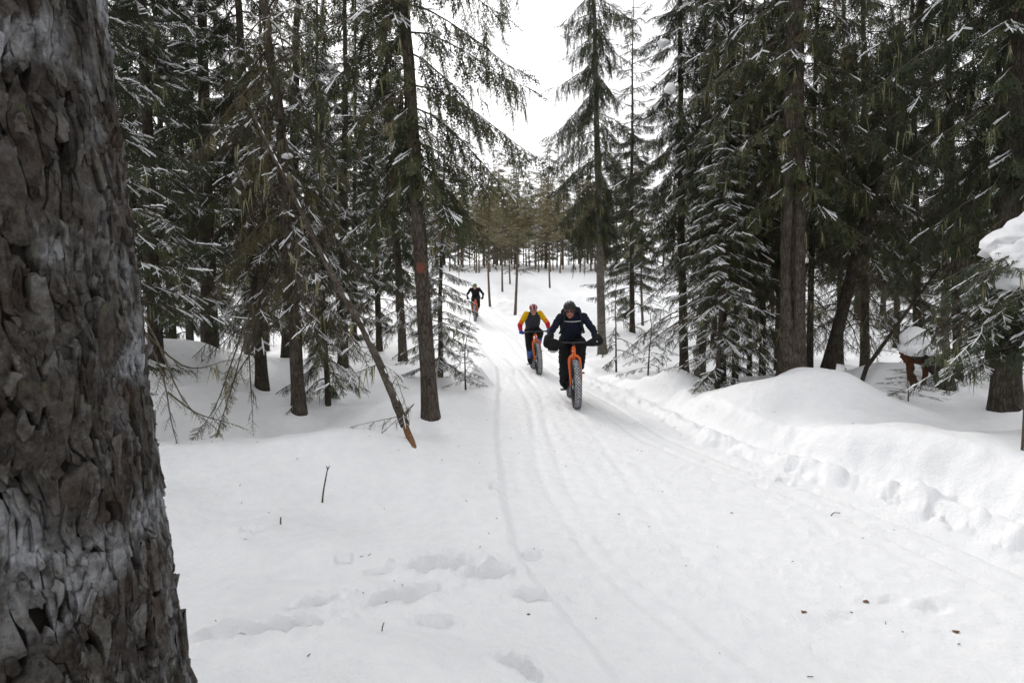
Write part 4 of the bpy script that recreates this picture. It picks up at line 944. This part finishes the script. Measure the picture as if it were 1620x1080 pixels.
def make_person(label, loc, rot, ped, look, vx):
    root = link('person', None, loc=loc, label=label, cat='person', group='riders on fat bikes'); root.rotation_euler = rot
    hip = {s: np.array([s * .095, .27, .985]) for s in (-1, 1)}; sh = {s: np.array([s * .18, -.08, 1.385]) for s in (-1, 1)}
    el = {s: np.array([s * look.get('elbow', .345), -.11, 1.14]) for s in (-1, 1)}; wr = {s: np.array([s * .335, -.285, 1.02]) for s in (-1, 1)}
    ank, kn = {}, {}
    for s in (-1, 1):
        ank[s] = ped[s] * [1, 1, 1] + [-s * .03, .055, .105]
        # knee from thigh and shin lengths
        v = ank[s] - hip[s]; D = np.linalg.norm(v); a_ = .45; b_ = .45; D = min(D, .89); x = (a_ * a_ - b_ * b_ + D * D) / (2 * D); hh = math.sqrt(max(a_ * a_ - x * x, 0))
        u = v / np.linalg.norm(v); w = np.array([s * .10, -1, .15]); w = w - u * np.dot(w, u); w /= np.linalg.norm(w); kn[s] = hip[s] + u * x + w * hh
    tor = [np.array([0, .27, .98]), np.array([0, .14, 1.13]), np.array([0, -.02, 1.32]), np.array([0, -.10, 1.415])]
    tilt = look['tilt']; hc = np.array([look.get('hx', 0), -.215, 1.495]); Rm = rotz(look.get('turn', 0)) @ rotx(tilt)
    def hd(p): return hc + Rm @ np.asarray(p, float)
    head = [('ell', hc + Rm @ [0, .012, .02], (.076, .096, .10), Rm), ('ell', hd((0, -.025, -.055)), (.058, .066, .068), Rm), ('cap', hd((0, -.075, -.095)), .022, hd((0, -.07, -.085)), .026),
            ('cap', hd((0, -.088, .01)), .011, hd((0, -.108, -.03)), .016), ('cap', hd((-.03, -.083, .028)), .011, hd((.03, -.083, .028)), .011), ('cap', hd((-.022, -.088, -.062)), .009, hd((.022, -.088, -.062)), .009)]
    for s in (-1, 1): head += [('ell', hd((s * .078, .012, -.012)), (.010, .020, .030), Rm), ('ell', hd((s * .042, -.066, -.022)), (.022, .018, .018), Rm)]
    neck = [('cap', tor[3] + [0, .01, -.03], .062, hd((0, .03, -.05)), .056)]
    def arms(g): return sum([limb([sh[s], el[s], wr[s], wr[s] + (np.array([s * .325, -.335, 1.0]) - wr[s])], [.055 + g, .043 + g, .030 + g * .7, .028]) for s in (-1, 1)], [])
    def torso(g): return [('cap', tor[0] + [-.05, 0, 0], .115 + g, tor[1] + [-.045, 0, 0], .115 + g), ('cap', tor[0] + [.05, 0, 0], .115 + g, tor[1] + [.045, 0, 0], .115 + g),
                          ('cap', tor[1] + [-.05, 0, 0], .115 + g, tor[2] + [-.08, 0, 0], .112 + g), ('cap', tor[1] + [.05, 0, 0], .115 + g, tor[2] + [.08, 0, 0], .112 + g),
                          ('cap', sh[-1] + [.02, .02, -.02], .068 + g, sh[1] + [-.02, .02, -.02], .068 + g), ('cap', tor[2], .11 + g, tor[3], .07 + g)]
    def legs(g, ext=0): return sum([limb([hip[s], kn[s], ank[s]], [.085 + g, .058 + g, .040 + g + ext]) for s in (-1, 1)], [])
    def hands():
        o_ = []
        for s in (-1, 1):
            c_ = np.array([s * .325, -.343, .986]); o_.append(('cap', wr[s], .028, c_ + [0, .03, .022], .030))
            for i in range(4):
                x = c_[0] + s * (.036 - .022 * i); l = (.9, 1.0, .97, .8)[i]
                arc = [np.array([x, c_[1] + .030 * math.cos(t), c_[2] + .030 * math.sin(t)]) for t in np.linspace(.5, .5 + 3.6 * l, 5)]
                o_ += limb(arc, [.0105, .0105, .010, .0095, .009])
            o_.append(('ell', c_ + [s * .003, .026, .020], (.045, .022, .020)))
            o_ += limb([c_ + [-s * .040, .026, .012], c_ + [-s * .048, .0, -.022], c_ + [-s * .030, -.028, -.024]], [.012, .011, .009])
        return o_
    body = head + neck + torso(-.02) + arms(-.008) + legs(-.012) + ([] if look['mitts'] else hands())
    link('body', union('body', body, vx, [M[look['skin']]], 2), root)
    # face
    if look['glasses']:
        g = MB()
        for s in (-1, 1): g.ell(hd((s * .036, -.089, .006)), (.034, .014, .021), Rm @ rotz(-s * .25), 0, 14, 8)
        g.tube([hd((-.012, -.099, .010)), hd((.012, -.099, .010))], .004, 6)
        for s in (-1, 1): g.tube([hd((s * .066, -.078, .012)), hd((s * .082, .0, .012))], .004, 6)
        part(g, 'sunglasses', [M['lens']], root)
    else:
        for s in (-1, 1):
            e = MB(); e.ell(hd((s * .031, -.089, .002)), (.013, .008, .007), Rm, 0, 10, 6); part(e, 'eye', [M['lens']], root)
    mo = MB(); mo.tube([hd((-.024, -.092, -.066)), hd((0, -.099, -.064)), hd((.024, -.092, -.066))], [.003, .0045, .003], 6); part(mo, 'mouth', [M['skin_red'] if look['skin'] == 'skin' else M['hair']], root)
    hr = MB(); hr.ell(hd((0, .035, .0)), (.079, .078, .07), Rm, 0, 14, 9); part(hr, 'hair', [M['hair']], root)
    # helmet: a ribbed shell with a brim line, vents between the ribs
    hm = MB(); nu, nv = 44, 16; u = np.linspace(0, 2 * math.pi, nu + 1)[:-1]; v = np.linspace(0.02, 1.72, nv); U, W = np.meshgrid(u, v)
    X = np.sin(W) * np.sin(U); Y = -np.sin(W) * np.cos(U); Zz = np.cos(W)
    rib = 1 + .055 * np.clip(np.cos(X * 19), -.5, 1) * np.sin(np.clip(W, 0, 1.5) / 1.5 * math.pi) ** .6
    S = np.stack([X * .098 * rib, (Y * .130 + .018) * rib, Zz * .098 * rib + .038 + .018 * np.cos(U) * sstep(1.0, 1.7, W)], -1).reshape(-1, 3)
    idx = np.arange(nu * nv).reshape(nv, nu); nx_ = np.roll(idx, -1, 1); q = np.stack([idx[:-1], nx_[:-1], nx_[1:], idx[1:]], -1).reshape(-1, 4)
    inn = S * [.9, .9, .9] + [0, 0, .002]; k_ = len(S)
    lip = np.stack([idx[-1], nx_[-1], nx_[-1] + k_, idx[-1] + k_], -1)
    cel = (np.abs(X.reshape(-1)[q[:, 0]]) < .12) if look.get('trim') else np.zeros(len(q), bool)
    V = np.vstack([S, inn]) @ Rm.T + hc
    Q = np.concatenate([q, q[:, ::-1] + k_, lip]); mi = np.concatenate([np.where(np.cos(X.reshape(-1)[q[:, 0]] * 19) < -.25, 1, 0), np.zeros(len(q) + len(lip), int)])
    if look.get('trim'): mi[:len(q)] = np.where((np.abs(np.abs(X.reshape(-1)[q[:, 0]]) - .42) < .06), 2, mi[:len(q)])
    ho = link('helmet', make_mesh('helmet', V, None, Q, [M[look['helmet']], M['plastic'], M['white_trim']], quad_m=mi, smooth=False), root)
    sp = MB()
    for s in (-1, 1): sp.tube([hd((s * .085, .0, .0)), hd((s * .07, -.02, -.06)), hd((s * .02, -.055, -.122)), hd((0, -.06, -.124))], .004, 5)
    part(sp, 'chin_strap', [M['strap']], ho)
    # clothes
    g = .010
    if look['outfit'] == 'layers':
        tv = torso(g); link('vest', union('vest', tv, vx, [M['grey_cloth']], folds=.030), root)
        wb = MB(); t_ = np.linspace(0, 2 * math.pi, 25); wb.tube([[.178 * math.cos(a_), .215 + .13 * math.sin(a_), 1.035 - .05 * math.sin(a_)] for a_ in t_], .012, 6, cap=False); part(wb, 'waistband', [M['amber']], root)
        for s in (-1, 1):
            a1 = sh[s] * .42 + el[s] * .58; a2 = sh[s] * .15 + el[s] * .85
            sl = link('sleeve', union('sleeve', [('cap', sh[s] - [s * .015, 0, -.012], .076, a1, .062)], vx, [M['yellow']]), root)
            link('sleeve_band', union('sleeve_band', [('cap', a1, .0625, a2, .061)], vx, [M['amber']]), sl)
            link('lower_sleeve', union('lower_sleeve', [('cap', a2 * .35 + el[s] * .65, .062, wr[s], .044)], vx, [M['red']]), sl)
        pr = torso(g - .002)[:2]
        for s in (-1, 1): pr += limb([hip[s], kn[s] * .97 + ank[s] * .03, kn[s] * .72 + ank[s] * .28], [.105, .083, .072])
        link('trousers', union('trousers', pr, vx, [M['black_cloth']]), root)
        for s in (-1, 1): link('legging', union('legging', limb([kn[s] * .75 + ank[s] * .25, kn[s] * .25 + ank[s] * .75], [.070, .060]), vx, [M['denim']]), root)
    else:
        jk = torso(g) + arms(g)
        if look.get('hood'): jk += [('ell', tor[3] + [.03, .03, .075], (.115, .08, .06)), ('cap', tor[3] + [-.07, 0, .03], .05, tor[3] + [.10, 0, .06], .05)]
        link('jacket', union('jacket', jk, vx, [M[look['jacket']]], folds=.030), root)
        link('trousers', union('trousers', torso(g - .004)[:2] + legs(.026, .018), vx, [M['black_cloth']], folds=.030), root)
        if look.get('pack'):
            pk = link('backpack', union('backpack', [('cap', (-.08, .20, 1.30), .10, (.08, .20, 1.30), .10), ('cap', (-.08, .06, 1.45), .09, (.08, .06, 1.45), .09), ('cap', (0, .20, 1.30), .10, (0, .06, 1.45), .09)], vx * 1.3, [M['black_cloth']]), root)
            for s in (-1, 1):
                st_ = MB(); st_.tube([[s * .10, .02, 1.49], [s * .115, -.12, 1.482], [s * .125, -.198, 1.39], [s * .15, -.15, 1.25], [s * .19, -.05, 1.13], [s * .19, .10, 1.12]], [.018] * 6, 6); part(st_, 'strap', [M['strap']], pk)
            st_ = MB(); st_.tube([[-.125, -.19, 1.315], [0, -.205, 1.305], [.125, -.19, 1.315]], .008, 6); part(st_, 'chest_strap', [M['reflective']], pk)
    for s in (-1, 1):
        toe = ped[s] + [-s * .035, -.075, .045]; heel = ped[s] + [-s * .035, .105, .050]
        b = union('boot', [('cap', heel, .046, toe, .042), ('cap', toe, .040, toe + [0, -.035, -.004], .036), ('cap', heel + [0, -.03, .02], .052, ank[s] + [0, 0, .05], .056)], vx, [M['black_cloth']], 3); link('boot', b, root)
        if not look['mitts']:
            pass
    if not look['mitts']:
        hs = [(p[0], p[1], p[2] + .005, p[3], p[4] + .005) if p[0] == 'cap' else (p[0], p[1], tuple(v_ + .005 for v_ in p[2])) for p in hands()]
        for s in (-1, 1): link('glove', union('glove', [p for p in hs if np.asarray(p[1])[0] * s > 0], .007, [M[look['glove']]], 2), root)
    return root

def ride(px, d, yaw, roll, crank, bike_label, person_label, look, vx):
    fx = (px - 810) / FPX * d; c, s = math.cos(yaw), math.sin(yaw)
    x, y = fx - s * .6, d + c * .6                       # the middle of the bike, behind its front wheel
    rx, ry = x - s * .55, y + c * .55
    zf, zr = gz(fx, d), gz(rx, ry); z = zf + (zr - zf) * .6 / 1.15 - .012
    rot = (math.atan2(zr - zf, 1.15), roll, yaw)
    b, ped = make_bike(bike_label, (x, y, z), rot, look['mitts'], crank)
    make_person(person_label, (x, y, z), rot, ped, look, vx)
ride(913, 8.55, -.02, -.025, .55, 'orange fat bike nearest the camera with black bar mitts', 'rider in black and navy with a backpack, nearest the camera',
     dict(tilt=.38, skin='skin_red', mitts=True, glasses=True, helmet='helmet_black', outfit='plain', jacket='navy', hood=True, pack=True, hx=-.045, turn=-.08), .0105)
ride(853, 13.1, .085, -.06, .35, 'orange fat bike under the rider with yellow and red sleeves', 'rider with yellow and red sleeves, dark vest and red helmet',
     dict(tilt=.35, skin='skin', mitts=False, glasses=False, helmet='helmet_red', trim=True, outfit='layers', glove='blue', elbow=.34), .0125)
ride(752, 25.2, .0, -.02, .45, 'small orange fat bike of the farthest rider', 'farthest rider in a dark jacket and green helmet, out in the clearing',
     dict(tilt=.35, skin='skin', mitts=False, glasses=False, helmet='helmet_green', outfit='plain', jacket='black_cloth', glove='black_cloth', elbow=.36), .017)

# ------------------------------------------------------------------ poles, stump, twigs and other small things
def world_pts(L_): return np.array([at_depth(*p) for p in L_])
def to_local(root, P):
    bpy.context.view_layer.update(); Mi = np.array(root.matrix_world.inverted()); P = np.asarray(P, float); return P @ Mi[:3, :3].T + Mi[:3, 3]
def spline(P, n):
    P = np.asarray(P, float); t = np.arange(len(P)); q = np.linspace(0, len(P) - 1, n); out = np.stack([np.interp(q, t, P[:, k]) for k in range(3)], -1)
    for _ in range(2): out[1:-1] = (out[:-2] + 2 * out[1:-1] + out[2:]) / 4
    return out
def rel(P, base): return np.asarray(P, float) - np.asarray(base)
rd = np.random.default_rng(9)

# the broken pole leaning against the dead spruce
bx_, by_ = hit(662, 724); b0 = np.array([bx_, by_, gz(bx_, by_) - .05])
pole = spline(np.vstack([b0 + (b0 - at_depth(645, 682, 5.66)) * .7, b0, world_pts([(645, 682, 5.66), (628, 640, 5.75), (603, 580, 5.9), (570, 510, 6.0), (540, 462, 6.1), (505, 395, 6.2), (470, 320, 6.3), (440, 262, 6.4), (412, 205, 6.5), (395, 170, 6.6)])]), 46)
root = link('broken_pole', None, loc=b0, label='thin broken trunk leaning left out of the snow beside the trail', cat='dead trunk')
mb = MB(); R_ = np.interp(np.linspace(0, 1, 46), [0, .1, .15, .55, 1], [.040, .044, .046, .034, .012]) ; mb.tube(rel(pole[9:], b0), R_[9:], 12, 0, .5, True, .07, rd)
link('stem', mb.mesh('stem', [M['bark_pole']]), root)
mb = MB(); mb.tube(rel(pole[:11], b0), [.034] * 9 + [.032, .024], 12, 0, .5, True, .09, rd)
link('bare_wood', mb.mesh('bare_wood', [M['wood_orange']]), root, label='orange bare wood where the bark has come off')
c = Crown(41)
for k in range(10, 44, 2):
    p = rel(pole[k], b0); c.branch([p, p + [rd.uniform(-.25, .2), rd.uniform(-.2, .1), rd.uniform(-.15, .15)], p + [rd.uniform(-.5, .3), rd.uniform(-.3, .1), rd.uniform(-.4, -.1)]], .006, .002, 'bare', .2, (.12, .26), .6, .6, .2)
for k in range(12, 43):
    if rd.random() < .6:
        off = np.array([.3 * R_[k], -.2 * R_[k], R_[k] * .78]); c.snow.tube(np.array([rel(pole[k] * (1 - t) + pole[k + 1] * t, b0) + off for t in (0, .35, .7, 1.05)]), np.array([.2, .5, .45, .15]) * R_[k] * rd.uniform(.6, 1.2), 7, 0)
me, sm = c.finish('twigs', [M['twig'], M['needle_brown'], M['lichen']]); link('twigs', me, root, kind='stuff'); link('snow_cover', sm, root, kind='stuff')

# the dead branch propped across the wood on the right
P = spline(world_pts([(1362, 592, 7.9), (1395, 548, 8.1), (1440, 485, 8.5), (1485, 425, 8.9), (1510, 385, 9.1)]), 16); g0 = P[0].copy(); P[0][2] -= .15
c = Crown(43); c.branch(rel(P, g0), .032, .012, 'bare', .22, (.2, .45), .3, .3, .1)
me, sm = c.finish('dead_branch', [M['bark_dark'], M['needle_brown'], M['lichen']])
root = link('dead_branch', None, loc=g0, label='dead branch slanting up to the right before the rotten stump', cat='branch'); link('stem', me, root); sm and link('snow_cover', sm, root, kind='stuff')

# rotten stump with its arched root and snow cap
sx, sy = (1458 - 810) / FPX * 7.6, 7.6; s0 = np.array([sx, sy, gz(sx, sy)])
root = link('rotten_stump', None, loc=s0, label='rotten orange stump with an arched trunk under a tall snow cap', cat='stump')
mb = MB(); A_ = spline(world_pts([(1436, 560, 7.6), (1462, 556, 7.6), (1484, 578, 7.5), (1496, 606, 7.45), (1506, 640, 7.4)]), 18)
mb.tube(rel(A_, s0), np.interp(np.linspace(0, 1, 18), [0, .3, 1], [.10, .12, .095]), 14, 0, .5, True, .10, rd); link('arched_trunk', mb.mesh('arched_trunk', [M['bark_dark']]), root)
mb = MB()
for L_, r_ in (([(1438, 560, 7.6), (1440, 590, 7.6), (1447, 612, 7.58)], .04), ([(1462, 560, 7.6), (1464, 590, 7.6), (1458, 614, 7.6)], .03), ([(1432, 562, 7.62), (1452, 570, 7.6), (1470, 564, 7.6)], .06), ([(1428, 548, 7.6), (1436, 572, 7.58)], .05)):
    mb.tube(rel(spline(world_pts(L_), 9), s0), r_, 14, 0, .5, True, .28, rd)
link('rotten_wood', mb.mesh('rotten_wood', [M['wood_rot']]), root)
mb = MB()
for px, py, r_ in ((1447, 535, (.17, .16, .15)), (1446, 552, (.19, .17, .10)), (1474, 558, (.13, .13, .06)), (1494, 580, (.06, .07, .04)), (1456, 616, (.10, .1, .05))):
    mb.ell(at_depth(px, py, 7.55) - s0, r_, None, 0, 22, 14, .5, .16, rd, 2.2)
link('snow_cap', mb.mesh('snow_cap', [M['tree_snow']]), root, kind='stuff')

# twigs standing in and lying on the snow, dead leaves
def twig(px, py, P, r, label, cat='twig', fork=None):
    x, y = hit(px, py); z = gz(x, y); o = MB(); o.tube(spline(np.array(P, float), 10), np.linspace(r, r * .6, 10), 7, 0, .5, True, .08, rd)
    if fork is not None:
        for f in fork: o.tube(np.array(f, float), [r * .7, r * .3], 5, 0)
    link('twig', o.mesh('twig', [M['twig']]), None, (x, y, z), label, cat, 'twigs in the snow')
twig(509, 795, [(0, 0, -.04), (.012, 0, .08), (.03, 0, .17), (.052, 0, .27)], .0075, 'forked dry twig standing upright in the open snow', fork=[[(.050, 0, .255), (.066, 0, .285)], [(.050, 0, .26), (.040, 0, .285)], [(.02, 0, .12), (.03, -.01, .135)]])
twig(444, 829, [(0, 0, -.03), (0, 0, .02), (.002, 0, .05)], .006, 'short twig stub in the snow left of the forked twig')
twig(603, 998, [(0, 0, -.02), (.006, 0, .02), (.012, 0, .035)], .003, 'tiny twig tip poking out near the footprints')
twig(1315, 815, [(0, 0, .006), (.025, .02, .02), (.05, .03, .018), (.09, .045, .01)], .004, 'small bent twig lying on the trail near the right tracks')
twig(1617, 712, [(0, 0, -.05), (.003, 0, .2), (-.002, 0, .42), (.004, .0, .60)], .010, 'thin dark stem standing in the snow at the right edge', fork=[[(.0, 0, .3), (-.05, 0, .33)]])
def leaf(px, py, s, a, label):
    x, y = hit(px, py); o = MB(); u = np.linspace(0, 1, 7); w = np.sin(u * math.pi) ** .8 * .42
    V = np.concatenate([np.stack([u - .5, sgn * w, .10 * np.sin(u * 5 + sgn) + .12 * w], -1) for sgn in (-1, 0, 1)]) * s; V = V @ rotz(a).T + [0, 0, .10 * s]
    q = [[r_ * 7 + i, r_ * 7 + i + 1, (r_ + 1) * 7 + i + 1, (r_ + 1) * 7 + i] for r_ in (0, 1) for i in range(6)]
    V = np.vstack([V, V - [0, 0, .0012]]); q = np.array(q); o.add(V, None, np.concatenate([q, q[:, ::-1] + 21]))
    link('leaf', o.mesh('leaf', [M['leaf']]), None, (x, y, gz(x, y)), label, 'leaf', 'dead leaves on the trail')
for a in ((1272, 970, .034, .5, 'curled brown leaf on the trail, left of the other two large ones'), (1370, 951, .032, 2.2, 'dark brown leaf on the trail, highest of the three large ones'), (1512, 998, .034, 1.0, 'brown leaf on the trail nearest the right corner'),
          (1158, 811, .022, .2, 'small dark scrap of leaf in the middle of the trail'), (979, 813, .022, 1.4, 'small dark scrap of leaf on the left half of the trail'), (1347, 969, .012, 1.4, 'tiny dark scrap between the large leaves'), (1428, 1001, .012, .4, 'tiny dark scrap below the large leaves'),
          (836, 970, .02, 1.3, 'small dark scrap beside the footprints')): leaf(*a)

# fine litter under the trees: needles, bark crumbs
lt = MB()
for _ in range(260):
    y = rd.uniform(1.9, 13) if rd.random() < .7 else rd.uniform(5, 12); x = rd.uniform(-.75, .85) * y
    if abs(x - (-.9)) < .45 and y < 1.9: continue
    z = gz(x, y); l = rd.uniform(.004, .013); a_ = rd.uniform(0, 6.28); w = rd.uniform(.001, .0025); e = np.array([math.cos(a_), math.sin(a_), rd.uniform(0, .4)]) * l; f = np.array([-math.sin(a_), math.cos(a_), 0]) * w
    p = np.array([x, y, z + .004]); lt.add([p - e - f, p + e - f, p + e + f, p - e + f, p - e + [0, 0, .003], p + e + [0, 0, .003]], [[0, 4, 3], [1, 2, 5]], [[0, 1, 5, 4], [3, 4, 5, 2]])
link('litter', lt.mesh('litter', [M['twig']], False), None, None, 'scattered dark needles and bark crumbs lying on the snow', 'litter', None, 'stuff')

# red paint spot on the tall spruce, clumps of snow caught on boughs
root, base, Pt = ROOT[0]; wp = at_depth(668, 425, base[1]); lp = to_local(root, [wp])[0]
ctr = np.array([np.interp(lp[2], Pt[:, 2], Pt[:, k]) for k in range(3)]); rr = TREES[0]['r'] * (1 - lp[2] / 12.0 * .9) * 1.09
th = np.linspace(-2.25, -.95, 11); zz = np.linspace(-.075, .07, 9); TH, ZZ = np.meshgrid(th, zz)
rg_ = np.hypot((TH + 1.55) / .62, ZZ / .07) + .25 * fbm(TH * 4, ZZ * 40, 4, 2); kq = rg_[:-1, :-1] < .95
V = np.stack([ctr[0] + rr * np.cos(TH), ctr[1] + rr * np.sin(TH), ctr[2] + ZZ], -1).reshape(-1, 3); idx = np.arange(99).reshape(9, 11)
q = np.stack([idx[:-1, :-1], idx[:-1, 1:], idx[1:, 1:], idx[1:, :-1]], -1)[kq]
link('paint_spot', make_mesh('paint_spot', V, None, q.reshape(-1, 4), [M['paint_red']]), root, label='faded red paint spot on the stem')
def ix(w): return next(i for i, t in enumerate(TREES) if w in t['label'])
def clumps(i, L_):
    root, base, _ = ROOT[i]
    for px, py, d, r_ in L_:
        cc = Crown(int(px)); mb = cc.snow; c_ = to_local(root, [at_depth(px, py, d)])[0]; cc.clump((0, 0, 0), np.array(r_))
        link('snow_clump', mb.mesh('snow_clump', [M['tree_snow']]), root, c_)
clumps(0, [(540, 124, 7.3, (.085, .06, .045)), (690, 54, 7.2, (.055, .05, .05)), (598, 188, 7.1, (.05, .045, .04))])
clumps(ix('pale mottled'), [(1050, 68, 9.6, (.10, .08, .055)), (1060, 140, 9.4, (.085, .075, .085))])

# bare boughs hanging out from behind the foreground trunk
root, base, _ = ROOT[ix('dense green spruce')]; c = Crown(45)
for L_, kd in (([(215, 480, 5.4), (255, 545, 5.2), (275, 610, 5.1), (300, 650, 5.1), (330, 668, 5.1)], 'bare'), ([(215, 500, 5.4), (262, 590, 5.2), (268, 660, 5.1), (280, 700, 5.1)], 'bare'), ([(225, 520, 5.4), (285, 585, 5.3), (325, 582, 5.3), (350, 572, 5.3)], 'bare'),
               ([(265, 620, 5.2), (310, 655, 5.3), (360, 668, 5.4)], 'bare'), ([(395, 500, 6.2), (370, 560, 6.0), (345, 640, 5.9), (322, 672, 5.8)], 'green'), ([(392, 520, 6.2), (368, 610, 6.0), (345, 680, 5.9)], 'green'), ([(392, 520, 6.3), (396, 600, 6.2), (400, 660, 6.1)], 'bare')):
    c.branch(to_local(root, spline(world_pts(L_), 9)), .010, .003, kd, .18, (.14, .30), .05, .5, .1, .6, .45)
me, sm = c.finish('hanging_branch', [M['twig'], M['needle_brown'], M['lichen']]); link('hanging_branch', me, root, kind='stuff')
